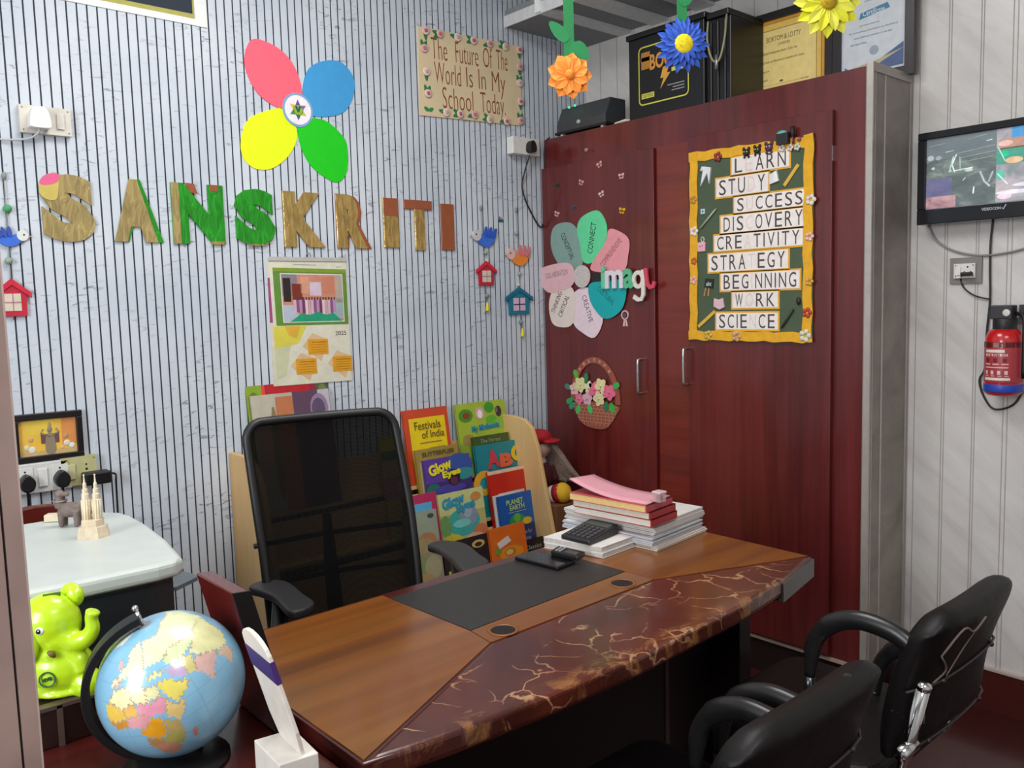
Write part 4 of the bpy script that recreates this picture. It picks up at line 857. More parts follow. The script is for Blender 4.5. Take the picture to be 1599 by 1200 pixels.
# word flower
wf = (0.2559,1.5079)
t = ct('word_flower', 'paper flower of pastel petals each carrying a word, on the left door', 'wall decoration', wf)
PT = [('CONCEPTUAL', '#7d9c94', [(0.2533,1.5517), (0.2131,1.4766), (0.1056,1.5593), (0.0637,1.6378), (0.0784,1.7154), (0.1428,1.7351), (0.2084,1.7185), (0.2558,1.6441)], (0.1671,1.6309), -62, .13, .026, INK, 'grey green'),
      ('CONNECT', '#5fd096', [(0.2573,1.5624), (0.3131,1.5541), (0.3800,1.6169), (0.3994,1.6867), (0.3793,1.7410), (0.3367,1.7688), (0.2548,1.7470), (0.2270,1.7006), (0.2439,1.6259)], (0.3120,1.6563), 78, .13, .030, INK, 'green'),
      ('COMPREHENSIVE', '#e0939c', [(0.3093,1.5489), (0.3232,1.5158), (0.4795,1.5089), (0.5114,1.5695), (0.5161,1.6362), (0.4621,1.6738), (0.4099,1.6832), (0.3874,1.6296)], (0.4184,1.5881), 44, .15, .026, K('#8a5a5c', .7), 'pink'),
      ('CREATIVE', '#e2cdd6', [(0.2119,1.4351), (0.3065,1.4407), (0.3697,1.3233), (0.3200,1.2361), (0.2416,1.2601), (0.1964,1.2962), (0.1867,1.3661)], (0.2821,1.3594), -70, .12, .026, K('#5d5470', .7), 'pale lilac'),
      ('CRITICAL', '#ddcfc6', [(0.0818,1.4472), (0.1854,1.4553), (0.2108,1.3936), (0.1925,1.2962), (0.1289,1.2791), (0.0648,1.2990), (0.0470,1.3823)], (0.1397,1.3724), 60, .105, .024, INK, 'cream'),
      ('COLLABORATION', '#d9aeb4', [(-0.0317,1.5201), (0.0362,1.5514), (0.1767,1.5584), (0.2139,1.5042), (0.1854,1.4553), (0.0650,1.4306), (0.0041,1.4639)], (0.1001,1.5145), 6, .14, .024, K('#8a7478', .7), 'dusty pink'),
      ('CULTURAL', '#0aa3a6', [(0.2997,1.4626), (0.3804,1.4760), (0.4959,1.4665), (0.4907,1.3752), (0.4411,1.3282), (0.3768,1.3179), (0.3194,1.3644), (0.2947,1.4138)], (0.3933,1.4115), -38, .11, .024, K('#086a70', .7), 'turquoise')]
for i, (s, hx, pts, c, ang, w, h, ink, nm) in enumerate(PT):
    m = MB(); z0 = CF + .0012 * i; m.prism(smoothpoly(pts, 4), z0, z0 + .001, K(hx, .7, 0, .04)); p = tag(m.build('petal', t), nm + ' petal')
    m = MB(); m.text(s, c[0] - w / 2, c[0] + w / 2, c[1] - h / 2, c[1] + h / 2, z0 + .001, ink, .0003, 0, math.radians(ang))
    if s == 'CRITICAL': c2 = (0.0962,1.3901); m.text('THINKING', c2[0] - w / 2, c2[0] + w / 2, c2[1] - h / 2, c2[1] + h / 2, z0 + .001, ink, .0003, 0, math.radians(ang))
    m.build('word', p)
m = MB(); m.disc(*(0.2594,1.4968), CF + .009, .048, K('#c3bcb9', .35, 0, .2, 160), 28, .004); m.build('round_centre', t)
m = MB(); a, b = (0.3147,1.4730), (0.3990,1.5098); m.box(a[0], b[0] + .03, a[1], b[1], CF + .010, CF + .012, K('#242021', .7)); m.build('dark_strip', t)
im = (0.5027,1.4663)
t = ct('word_cutout', 'word imag of coloured foam letters in front of the word flower', 'foam letters', im)
for ch, a, b, hx in (('i', (0.3760,1.4414), (0.3995,1.5336), '#5fc79a'), ('m', (0.3975,1.4407), (0.4968,1.5159), '#d9d5dc'), ('a', (0.4953,1.4379), (0.5509,1.5185), '#58b58a'), ('g', (0.5452,1.3847), (0.6101,1.5132), '#ded6cc'), ('e', (0.6056,1.4346), (0.6584,1.5160), '#cc4458')):
    m = MB(); X_ = lambda u, v: (a[0] + (b[0] - a[0]) * u, a[1] + (b[1] - a[1]) * v); fm = K(hx, .7, 0, .04)
    if ch == 'g':
        ww = (b[0] - a[0]) * .26; m.line([X_(.46 + .36 * math.cos(2 * PI * k / 18), .68 + .22 * math.sin(2 * PI * k / 18)) for k in range(18)], ww, CF + .013, fm, .0075, True)
        m.line([X_(.85, .98), X_(.86, .5), X_(.84, .2), X_(.70, .07), X_(.42, .06), X_(.08, .16)], ww, CF + .013, fm, .008)
    elif ch == 'e': m.line([X_(.15, 1), X_(.2, .6), X_(.30, .22), X_(.55, .06), X_(.85, .10), X_(.98, .32)], (b[0] - a[0]) * .32, CF + .013, fm, .008)
    else: m.text(ch, a[0], b[0], a[1], b[1], CF + .013, fm, .008, .03)
    tag(m.build('foam_letter', t), {'i': 'mint letter i', 'm': 'white letter m', 'a': 'green letter a', 'g': 'cream letter g', 'e': 'red last letter'}[ch])
c = (0.4894,1.3095); t = ct('ribbon_badge', 'small ribbon badge below the turquoise petal', 'badge', c); m = MB(); y0 = (0.4898,1.3306)[1]
m.line([(c[0] + .017 * math.cos(2 * PI * k / 16), y0 + .017 * math.sin(2 * PI * k / 16)) for k in range(16)], .006, CF, K('#cfa49c', .6), .004, True); m.disc(c[0] - .003, y0 - .002, CF, .010, K('#4a4a6a', .5), 14, .003)
for s in (-1, 1): m.prism([(c[0], y0 - .015), (c[0] + s * .006, y0 - .013), (c[0] + s * .013, y0 - .046), (c[0] + s * .003, y0 - .046)], CF, CF + .002, K('#d8b5aa', .6))
m.build('rosette', t)
# welcome basket
bo = (0.3066,0.9929); bw = abs((0.1598,0.9837)[0] - (0.4450,1.0016)[0]); btop = (0.3104,1.1481)[1]; bbot = (0.3216,0.8436)[1]; bm = (0.3019,0.9564)[1]
t = ct('welcome_basket', 'flat welcome basket ornament filled with pink and cream paper flowers', 'door ornament', bo)
WK = K('#94503c', .7, 0, .1, 30); cxb = bo[0] + .008
m = MB(); m.prism(smoothpoly([(cxb - bw * .47, bm - .008), (cxb, bm + .004), (cxb + bw * .46, bm - .008), (cxb + bw * .42, bm - .045), (cxb + bw * .25, bbot + .012), (cxb + .01, bbot), (cxb - bw * .25, bbot + .015), (cxb - bw * .42, bm - .042)], 5), CF, CF + .006, WK)
for r in range(6):
    y = bm - .012 - r * .0145; hw = bw * .46 * math.sqrt(max(.02, 1 - (max(0, bm - y) / (bm - bbot)) ** 2))
    m.line([(cxb - hw, y), (cxb + hw, y)], .002, CF + .006, K('#c08a74', .7))
    n = int(hw * 2 / .022)
    for k in range(n): x = cxb - hw + (k + .5 + .5 * (r % 2)) * 2 * hw / (n + .5); m.line([(x, y), (x, y - .0145)], .002, CF + .006, K('#c08a74', .7))
m.build('basket_body', t)
m = MB(); m.line([(cxb + bw * .46 * math.cos(PI * k / 20), bm + (btop - bm - .008) * math.sin(PI * k / 20)) for k in range(21)], .026, CF + .001, WK, .005)
for k, ch in enumerate('WELCOME'):
    a = PI * (.72 - .075 * k); x = cxb + bw * .46 * math.cos(a); y = bm + (btop - bm - .008) * math.sin(a); m.text(ch, x - .0055, x + .0055, y - .006, y + .006, CF + .006, K('#d0aaa0', .7), .0005, .02, a - PI / 2)
m.build('basket_handle', t)
FL = [((0.1999,1.0089), '#d9b5b0', 1.), ((0.2354,1.0307), '#d8d39a', 1.2), ((0.2885,1.0196), '#dcd6b4', 1.), ((0.2260,0.9680), '#d9768e', .9), ((0.2759,0.9714), '#d2a9b4', 1.), ((0.3182,1.0130), '#de6f8c', 1.25), ((0.3556,1.0317), '#ddd79c', 1.15), ((0.3433,0.9759), '#d8d2a0', 1.1), ((0.4023,1.0071), '#df6a8a', 1.2), ((0.3695,0.9996), '#dccfa8', .8)]
for p, hx, s in FL:
    m = MB()
    for k in range(5): m.prism(petal(p, k * 2 * PI / 5 + s * 4, .031 * s, .028 * s, 8), CF + .008 + .0006 * k, CF + .0095 + .0006 * k, K(hx, .75))
    m.ell((p[0], p[1], CF + .011), (.006, .006, .005), K(hx, .8, 0, .2), 8); m.build('paper_bloom', t)
for p, a, hx in (((0.2167,1.0523), 2.0, '#5aa83c'), ((0.2662,1.0379), 1.5, '#2f7a48'), ((0.4170,1.0243), .5, '#3aa850'), ((0.1804,1.0106), 2.9, '#4a7a6a'), ((0.1870,0.9654), 3.6, '#2f9a5a'), ((0.2254,0.9453), -1.9, '#44b85a'), ((0.2753,0.9489), -1.1, '#4abf62'), ((0.3833,0.9676), -1.6, '#0f7a4c'), ((0.4085,0.9639), -1.3, '#2fae3c'), ((0.1983,0.9491), -2.5, '#3c8a6c')):
    m = MB(); m.prism(petal(p, a, .046, .026, 10, -.3), CF + .006, CF + .0075, K(hx, .75)); m.build('paper_leaf', t)
# big word board
LA, LB, LC, LD = (0.8246,1.9254), (1.3226,1.9101), (1.3205,1.2426), (0.8187,1.2451)
t = ct('word_board', 'green word board with yellow border and white word strips on the right door', 'notice board', mid(LA, LC))
GB = K('#46553f', .8, 0, .06, 12); YB = K('#dba31f', .8, 0, .08, 40)
m = MB(); m.prism([LA, LB, LC, LD], CF, CF + .006, GB); m.build('green_panel', t)
def LQ(u, v): return mid(mid(LD, LC, u), mid(LA, LB, u), v)
def wavy(p, q, n=14, amp=.003):
    d = Vector(q) - Vector(p); nn = Vector((-d.y, d.x)).normalized(); return [tuple(Vector(p) + d * (k / n) + nn * amp * math.sin(k * 2.3)) for k in range(n + 1)]
m = MB(); bwid = .034
for k, (p, q) in enumerate(((LQ(-.01, .985), LQ(1.0, .985)), (LQ(.965, -.01), LQ(.965, 1.02)), (LQ(-.01, .01), LQ(1.0, .01)), (LQ(.035, -.01), LQ(.035, 1.0)))): m.line(wavy(p, q), bwid, CF + .006 + .0006 * k, YB, .004)
m.build('yellow_border', t)
m = MB(); LZ = CF + .006
STR = [('LEARN', 1, (1.0062,1.8903), (1.2340,1.8858), (1.0114,1.8308)), ('STUDY', 3, (0.9405,1.8214), (1.1536,1.8193), (0.9430,1.7564)), ('SUCCESS', 1, (1.0165,1.7485), (1.2961,1.7460), (1.0164,1.6939)), ('DISCOVERY', 3, (0.9592,1.6877), (1.2965,1.6823), (0.9617,1.6273)), ('CREATIVITY', 3, (0.9311,1.6203), (1.2852,1.6150), (0.9336,1.5639)), ('STRATEGY', 4, (0.9054,1.5539), (1.2307,1.5476), (0.9078,1.4898)), ('BEGINNING', 3, (0.9583,1.4759), (1.2742,1.4800), (0.9636,1.4146)), ('WORK', 1, (1.0075,1.4065), (1.1920,1.4106), (1.0101,1.3505)), ('SCIENCE', 4, (0.9381,1.3324), (1.1922,1.3371), (0.9378,1.2728))]
for s, pale, a, b, d in STR:
    x0, x1 = a[0], b[0]; y1 = (a[1] + b[1]) / 2; y0 = d[1] + (b[1] - a[1]) / 2; ang = 0
    p = MB(); p.box(x0 - .006, x1 + .006, y0 - .006, y1 + .006, LZ, LZ + .002, K('#d9a02c', .8)); p.box(x0, x1, y0, y1, LZ + .002, LZ + .003, K('#e4dcd8', .7)); st = p.build('word_strip', t)
    wts = [.45 if c == 'I' else 1. for c in s]; tot = sum(wts); cw = (x1 - x0 - .014) / tot; x = x0 + .007
    p = MB()
    for k, c in enumerate(s):
        w = cw * wts[k]; hh = (y1 - y0); ink = K('#dcc8c4', .7) if k == pale else K('#4a4240', .7)
        p.text(c, x + w * .14 if c != 'I' else x + w * .36, x + w * .86 if c != 'I' else x + w * .64, y0 + hh * .08, y1 - hh * .08, LZ + .003, ink, .0003, 0); x += w
    p.build('lettering', st)
def charm(p, hx, s, kind=0):
    m = MB(); c = K(hx, .6, 0, .2, 90)
    if kind == 0:
        m.ell((p[0], p[1], LZ + .007), (.010 * s, .009 * s, .006), c, 10)
        for dx in (-.007, .007): m.ell((p[0] + dx * s, p[1] + .009 * s, LZ + .008), (.004 * s, .005 * s, .004), c, 8); m.ell((p[0] + dx * .5 * s, p[1] + .002 * s, LZ + .0125), .0016 * s, K('#efe8e0', .5), 6)
        for dx in (-.006, .006): m.ell((p[0] + dx * s, p[1] - .010 * s, LZ + .006), (.003 * s, .004 * s, .003), c, 6)
    else:
        for k in range(5): m.ell((p[0] + .007 * s * math.cos(k * 1.257), p[1] + .007 * s * math.sin(k * 1.257), LZ + .006), (.005 * s, .005 * s, .004), c, 8)
    return m.build('charm', t)
for a in [(p_, h_, s_ * 1.45, k_) for p_, h_, s_, k_ in (((1.0695,1.8969), '#1e1a1c', 1., 0), ((1.1132,1.8993), '#241c16', 1., 0), ((1.1584,1.9014), '#4a2c48', 1.1, 0), ((1.2075,1.8919), '#d8cfc8', .8, 1), ((1.2388,1.8894), '#d8c8b8', .8, 1), ((1.2648,1.8876), '#c6ccc0', .8, 1), ((0.9492,1.9006), '#8a2c34', 1.1, 1), ((1.3149,1.7080), '#d3cdc0', 1.2, 1), ((1.3111,1.5874), '#e0b4b4', 1., 1), ((1.3035,1.3339), '#b4402c', 1.1, 1), ((1.2969,1.2554), '#cfcdb8', 1.4, 1), ((1.0261,1.2500), '#c79a7a', 1.2, 1), ((0.9036,1.2534), '#c7a84a', 1.1, 1), ((0.8426,1.6413), '#e0cfc4', 1.2, 1), ((0.8418,1.5312), '#b8602c', .9, 1), ((0.8382,1.4592), '#dba8a0', 1., 1), ((0.8407,1.7580), '#c08a2c', 1., 1), ((1.3121,1.4374), '#c9a04a', .9, 1))]: charm(*a)
# odds and ends on the board
def bit(name, mb, lab=None): return tag(mb.build(name, t), lab)
m = MB(); c = (1.2170,1.9247); m.box(c[0] - .022, c[0] + .022, c[1] - .022, c[1] + .014, LZ, LZ + .022, K('#211c20', .7)); m.ell((c[0] - .004, c[1] + .016, LZ + .014), (.02, .009, .009), K('#57a9a0', .6), 10); bit('toy_bag', m)
m = MB(); c = (1.2504,1.9279); m.tube([(c[0], c[1] + .028, LZ + .012), (c[0] + .003, c[1] - .012, LZ + .012)], [.009, .005], K('#2a1114', .6), 8); m.tube([(c[0] + .002, c[1] - .006, LZ + .014), (c[0] + .004, c[1] - .03, LZ + .014)], .004, K('#7a2c3a', .6), 8); bit('toy_brush', m)
m = MB(); c = (1.2717,1.9119); m.ell((c[0], c[1], LZ + .008), .008, K('#9a5a5c', .6), 10); bit('button', m)
YP = K('#d3a83a', .6); 
m = MB(); m.line([(1.2152,1.7660), (1.2675,1.8300)], .012, LZ, YP, .004); bit('yellow_ruler', m); m = MB(); m.line([(0.8574,1.2845), (0.9325,1.3419)], .012, LZ, YP, .004); bit('yellow_ruler', m)
PW = K('#d6dade', .7)
m = MB(); a = (0.8958,1.8385); m.prism([(a[0] - .022, a[1] - .035), (a[0] - .008, a[1] + .035), (a[0] + .024, a[1] + .028), (a[0] + .016, a[1] - .03), (a[0] + .008, a[1] + .01)], LZ, LZ + .008, PW); m.tube([(a[0] - .018, a[1] + .02, LZ + .006), (a[0] - .01, a[1] + .034, LZ + .006)], .006, PW, 8); bit('paper_scroll', m)
m = MB(); a = (1.1760,1.7946); m.prism([(a[0] - .016, a[1] - .018), (a[0] + .002, a[1] - .014), (a[0] + .002, a[1] + .022), (a[0] - .016, a[1] + .016)], LZ, LZ + .006, PW); m.prism([(a[0] + .002, a[1] - .014), (a[0] + .02, a[1] - .01), (a[0] + .012, a[1] + .026), (a[0] + .002, a[1] + .022)], LZ, LZ + .008, K('#e6e6e6', .7)); bit('open_book', m)
m = MB(); a = (0.8807,1.7114); m.box(a[0] - .009, a[0] + .009, a[1] - .009, a[1] + .009, LZ, LZ + .004, K('#bcd0dc', .6)); m.box(a[0] - .003, a[0] + .004, a[1] - .003, a[1] + .004, LZ + .004, LZ + .005, K('#2c7a9c', .6)); bit('eraser', m)
m = MB(); a, b = (0.8717,1.6508), (0.9428,1.7171); m.tube([(*a, LZ + .005), (*mid(a, b, .85), LZ + .005), (*b, LZ + .005)], [.004, .004, .001], K('#a9b0a0', .6), 8); bit('pencil', m)
m = MB(); a = (0.8741,1.5819); m.box(a[0] - .017, a[0] + .017, a[1] - .017, a[1] + .017, LZ, LZ + .005, K('#dba3b0', .7)); m.line([(a[0] + .004 + .007 * math.cos(k * .8), a[1] + .027 + .010 * math.sin(k * .8)) for k in range(8)], .002, LZ, K('#e8d8d0', .7), .003, True); m.disc(a[0] - .005, a[1] + .002, LZ + .005, .002, INK, 8); m.disc(a[0] + .006, a[1] + .004, LZ + .005, .002, INK, 8); bit('pink_bag', m)
m = MB(); a = (0.9047,1.4424); m.prism([(a[0] - .02, a[1] - .012), (a[0] + .02, a[1] - .016), (a[0] + .022, a[1] + .018), (a[0] - .014, a[1] + .022)], LZ, LZ + .004, K('#15201a', .7)); m.line([(a[0] - .012, a[1] - .012), (a[0] - .02, a[1] - .044)], .005, LZ, K('#b48a54', .7), .004); m.line([(a[0] + .002, a[1] - .012), (a[0] - .002, a[1] - .044)], .005, LZ, K('#b48a54', .7), .004); m.text('abc', a[0] - .01, a[0] + .014, a[1] - .006, a[1] + .01, LZ + .004, K('#cfd8d0', .6)); bit('easel_board', m)
m = MB(); a = (0.9523,1.3701); m.prism([(a[0] - .024, a[1] - .01), (a[0] + .0, a[1] - .022), (a[0] + .022, a[1] - .014), (a[0] + .016, a[1] + .020), (a[0] - .004, a[1] + .014), (a[0] - .022, a[1] + .02)], LZ, LZ + .006, K('#d3b0b8', .7)); bit('open_book', m)
m = MB(); a, b = (1.2048,1.2790), (1.2842,1.3907); m.tube([(*a, LZ + .004), (*mid(a, b, .1), LZ + .005), (*mid(a, b, .6), LZ + .006)], [.001, .004, .004], K('#1e2a22', .5), 8); m.ell((*mid(a, b, .85), LZ + .007), (.008, .014, .004), K('#201818', .5), 10); bit('paint_brush', m)

# ------------------------------------------------------------------ on top of the cupboard
ZT = CT + .002
iv = thing('inverter', 'dark grey power inverter with two green lights on top of the cupboard', 'inverter', (2.80, -.22, ZT))
IVG = K('#3f4144', .35); a0, a1 = .085, .371
m = MB(); XZ = Matrix(((1, 0, 0, 0), (0, 0, -1, 0), (0, 1, 0, 0), (0, 0, 0, 1)))   # profile (x, z) swept along y
m.prism([(2.70, ZT + .016), (2.83, ZT + .016), (2.83, ZT + .125), (2.735, ZT + .125), (2.70, ZT + .05)], a0, a1, IVG, XZ)
m.build('housing', iv, bevel=.004)
m = MB(); m.box(2.694, 2.80, -a1 - .01, -a0 + .005, ZT + .008, ZT + .018, K('#191a1c', .4)); m.build('base_tray', iv)
for yy in (-a1 + .02, -a0 - .03): m = MB(); m.box(2.70, 2.72, yy - .006, yy + .006, ZT, ZT + .008, K('#c9c6c0', .5)); m.build('foot', iv)
m = MB()
for p in ((0.1564,2.2242), (0.1911,2.2259)): m.ell((2.708, -p[0], p[1] + .002), .0045, K('#22d07a', .3, 0, 0, 10, 0, 0, 3.), 10)
m.build('indicator_light', iv)
p = (0.2186,2.1876); m = MB(); m.ell((2.698, -p[0] , ZT + .045), (.003, .012, .009), K('#b4b4b6', .4), 10); m.build('logo_mark', iv)
# battery
bt_ = thing('battery', 'large black inverter battery with a yellow bordered label on top of the cupboard', 'battery', (2.82, -.72, ZT))
b0, b1, bz = .497, .965, 2.418; BB = K('#101114', .38)
m = MB(); m.box(2.705, 2.93, -.86, -b0, ZT, bz, BB); m.box(2.72, 2.93, -b1, -.86, ZT, bz - .01, BB)
for u in (.88, .91, .94): m.box(2.714, 2.72, -u - .006, -u + .006, ZT, bz - .02, BB)
m.build('case', bt_, bevel=.005); m = MB(); m.box(2.697, 2.935, -.87, -b0 + .008, bz, bz + .022, BB); m.box(2.705, 2.935, -b1, -.87, bz - .01, bz + .012, BB); m.build('lid', bt_, bevel=.004)
la, lb, lc, ld = (0.5503,2.3950), (0.7882,2.3622), (0.7922,2.1583), (0.5528,2.1603)
FB = fr((0, -1, 0), (0, 0, 1), (-1, 0, 0), (2.705, 0, 0)); u0, u1, v0, v1 = la[0], lb[0], (lc[1] + ld[1]) / 2, (la[1] + lb[1]) / 2; wu, hv = u1 - u0, v1 - v0
m = MB(); YL = K('#c9c44a', .5); q = MB(); q.line(rrect(u0, u1, v0, v1, .018), .005, .0004, YL, .0006, True)
q.box(u0 + .012, u0 + .055, v1 - .085, v1 - .02, .0004, .001, K('#a8742c', .5)); q.box(u0 + .012, u0 + .075, v0 + .022, v0 + .042, .0004, .001, YL); q.text('CERTIFIED', u0 + .016, u0 + .07, v0 + .026, v0 + .038, .001, INK, .0003)
q.text('BOOST', u0 + .055, u1 - .015, v0 + .125, v0 + .185, .0008, K('#c98a3a', .5), .0006, .03, .0); q.box(u0 + .01, u0 + .06, v0 + .165, v0 + .18, .0006, .001, K('#c98a3a', .5)); q.prism([(u0 + .135, v0 + .175), (u0 + .155, v0 + .175), (u0 + .155, v0 + .14), (u0 + .135, v0 + .135)], .0012, .0016, K('#a8341c', .5))
q.prism([(u0 + .12, v0 + .125), (u0 + .15, v0 + .13), (u0 + .138, v0 + .10), (u0 + .155, v0 + .10), (u0 + .105, v0 + .045), (u0 + .122, v0 + .085), (u0 + .106, v0 + .085)], .0008, .0014, K('#d39a3c', .5)); q.box(u0 + .16, u1 - .02, v0 + .10, v0 + .115, .0006, .001, YL)
for k, w in enumerate((.08, .055, .06)): q.box(u1 - .018 - w, u1 - .018, v0 + .05 - .011 * k, v0 + .054 - .011 * k, .0006, .001, K('#8a8a86', .6))
q.build  # label artwork is placed on the battery front
m.add([FB @ p for p in q.v], [], YL)
lab = MB(); lab.mats = q.mats; lab.v = [FB @ p for p in q.v]; lab.f = q.f; lab.m = q.m; lab.s = q.s; lab.build('label', bt_)
m = MB(); CW_ = K('#8d8a6a', .4); m.tube(spline([(2.70, -.882, bz - .02), (2.69, -.885, bz - .09), (2.69, -.905, bz - .16), (2.69, -.935, bz - .17), (2.695, -.955, bz - .10), (2.71, -.955, bz - .01)], 6), .004, CW_, 8); m.tube([(2.69, -.925, bz - .15), (2.69, -.925, bz - .20)], .007, K('#9a9a9c', .3, .7), 8); m.build('cable_loop', bt_)
# folded paper on the cupboard edge
m = MB(); m.prism([(2.70, -.475), (2.72, -.40), (2.76, -.40), (2.74, -.50)], ZT + .001, ZT + .012, K('#d8cfc6', .8)); tag(m.build('folded_paper', None, bevel=.004, org=(2.72, -.44, ZT)), 'small folded white paper on the cupboard edge in front of the battery', 'paper')
# framed certificates leaning on the wall
def cert(label, u0, u1, z0, z1, xf, bw_, inner):
    t = thing('framed_certificate', label, 'certificate', (xf + .01, -(u0 + u1) / 2, z0), None, 'framed certificates on the cupboard'); Fm = fr((0, -1, 0), (0, 0, 1), (-1, 0, 0), (xf, 0, 0)); FK = K('#221a1c', .35)
    def em(q, nm): 
        l = MB(); l.mats = q.mats; l.v = [Fm @ p for p in q.v]; l.f = q.f; l.m = q.m; l.s = q.s; return l.build(nm, t)
    q = MB()
    q.box(u0, u1, z0, z0 + bw_, -.02, .004, FK); q.box(u0, u1, z1 - bw_, z1, -.02, .004, FK); q.box(u0, u0 + bw_, z0 + bw_, z1 - bw_, -.02, .004, FK); q.box(u1 - bw_, u1, z0 + bw_, z1 - bw_, -.02, .004, FK); em(q, 'frame')
    q = MB(); inner(q, u0 + bw_, u1 - bw_, z0 + bw_, z1 - bw_); em(q, 'certificate_sheet')
    return t
def gold(q, a, b, c, d):
    G1, G2, G3 = K('#d29a3a', .35, .05), K('#dfba5c', .4), K('#e8d084', .45); w, h = b - a, d - c
    q.box(a, b, c, d, -.012, -.006, G1); q.box(a + .06 * w, b - .06 * w, c + .05 * h, d - .05 * h, -.006, -.0055, G2); q.box(a + .11 * w, b - .11 * w, c + .10 * h, d - .13 * h, -.0055, -.005, G3)
    q.line([(a + .11 * w, c + .10 * h), (b - .11 * w, c + .10 * h), (b - .11 * w, d - .13 * h), (a + .11 * w, d - .13 * h)], .003, -.005, K('#8a6a2a', .5), .0006, True); q.line([(a + .05 * w, c + .04 * h), (b - .05 * w, c + .04 * h), (b - .05 * w, d - .04 * h), (a + .05 * w, d - .04 * h)], .002, -.0055, K('#8a6a2a', .5), .0006, True)
    ik = K('#5a4a2a', .6)
    for s, x0, x1, y0, y1 in (('BORTOM & LOTTY', .27, .70, .72, .785), ('LONDON', .42, .56, .655, .69), ('Global Development Award - Early Year', .22, .66, .555, .60), ('Schools and Nurseries to complete this course', .22, .74, .44, .485), ('Signed', .21, .30, .33, .36), ('Dated', .20, .28, .22, .25), ('registered office', .13, .22, .12, .14), ('centre number', .70, .80, .15, .17)): q.text(s, a + x0 * w, a + x1 * w, c + y0 * h, c + y1 * h, -.005, ik, .0004)
    q.ell((a + .46 * w, c + .19 * h, -.005), (.008, .004, .001), ik, 8); q.box(a + .13 * w, a + .80 * w, c + .155 * h, c + .158 * h, -.005, -.0047, ik)
def white(q, a, b, c, d):
    w, h = b - a, d - c; q.box(a, b, c, d, -.012, -.006, K('#c3cad2', .35)); q.box(a + .03 * w, b - .03 * w, c + .03 * h, d - .03 * h, -.006, -.0055, K('#ccd2d8', .4))
    ik = K('#5a6470', .6); q.prism([(a + .28 * w, d - .41 * h), (a + .76 * w, d - .36 * h), (a + .72 * w, d - .30 * h), (a + .30 * w, d - .345 * h)], -.0055, -.005, K('#4a7f9c', .5)); q.text('Certificate', a + .34 * w, a + .68 * w, d - .385 * h, d - .325 * h, -.005, K('#d9e4ea', .5), .0004)
    q.text('SANSKRITI', a + .33 * w, a + .68 * w, d - .2 * h, d - .155 * h, -.0055, ik, .0004); q.text('school of learning', a + .36 * w, a + .66 * w, d - .245 * h, d - .22 * h, -.0055, ik, .0004); q.disc(a + .5 * w, d - .08 * h, -.0055, .018, K('#8a8f8a', .5), 16, .0005)
    for k, (x0, x1) in enumerate(((.3, .6), (.12, .88), (.2, .8), (.14, .4))): q.text(['presented to', 'for outstanding contribution to the field of', 'early childhood education in this year', 'with best wishes'][k], a + x0 * w, a + x1 * w, d - (.49 + .06 * k) * h, d - (.465 + .06 * k) * h, -.0055, ik, .0004)
    q.disc(a + .52 * w, c + .24 * h, -.0055, .016, K('#9aa4ae', .5), 16, .0005); q.prism([(a + .03 * w, c + .03 * h), (b - .03 * w, c + .03 * h), (b - .03 * w, c + .26 * h), (a + .6 * w, c + .13 * h)], -.0055, -.005, K('#4d5f8c', .5)); q.prism([(a + .03 * w, c + .03 * h), (a + .4 * w, c + .03 * h), (b - .03 * w, c + .20 * h), (a + .55 * w, c + .13 * h), (a + .03 * w, c + .08 * h)], -.005, -.0045, K('#b9b08c', .5)); q.prism([(a + .03 * w, c + .03 * h), (a + .22 * w, c + .03 * h), (a + .06 * w, c + .12 * h)], -.0045, -.004, K('#4a7f9c', .5))
cert('gold certificate in a wide black frame standing on the cupboard beside the battery', .862, 1.243, ZT, 2.445, 2.93, .028, gold)
cert('white certificate with blue corner in a black frame, nearest the cupboard end', 1.247, 1.53, ZT + .002, 2.49, 2.925, .030, white)
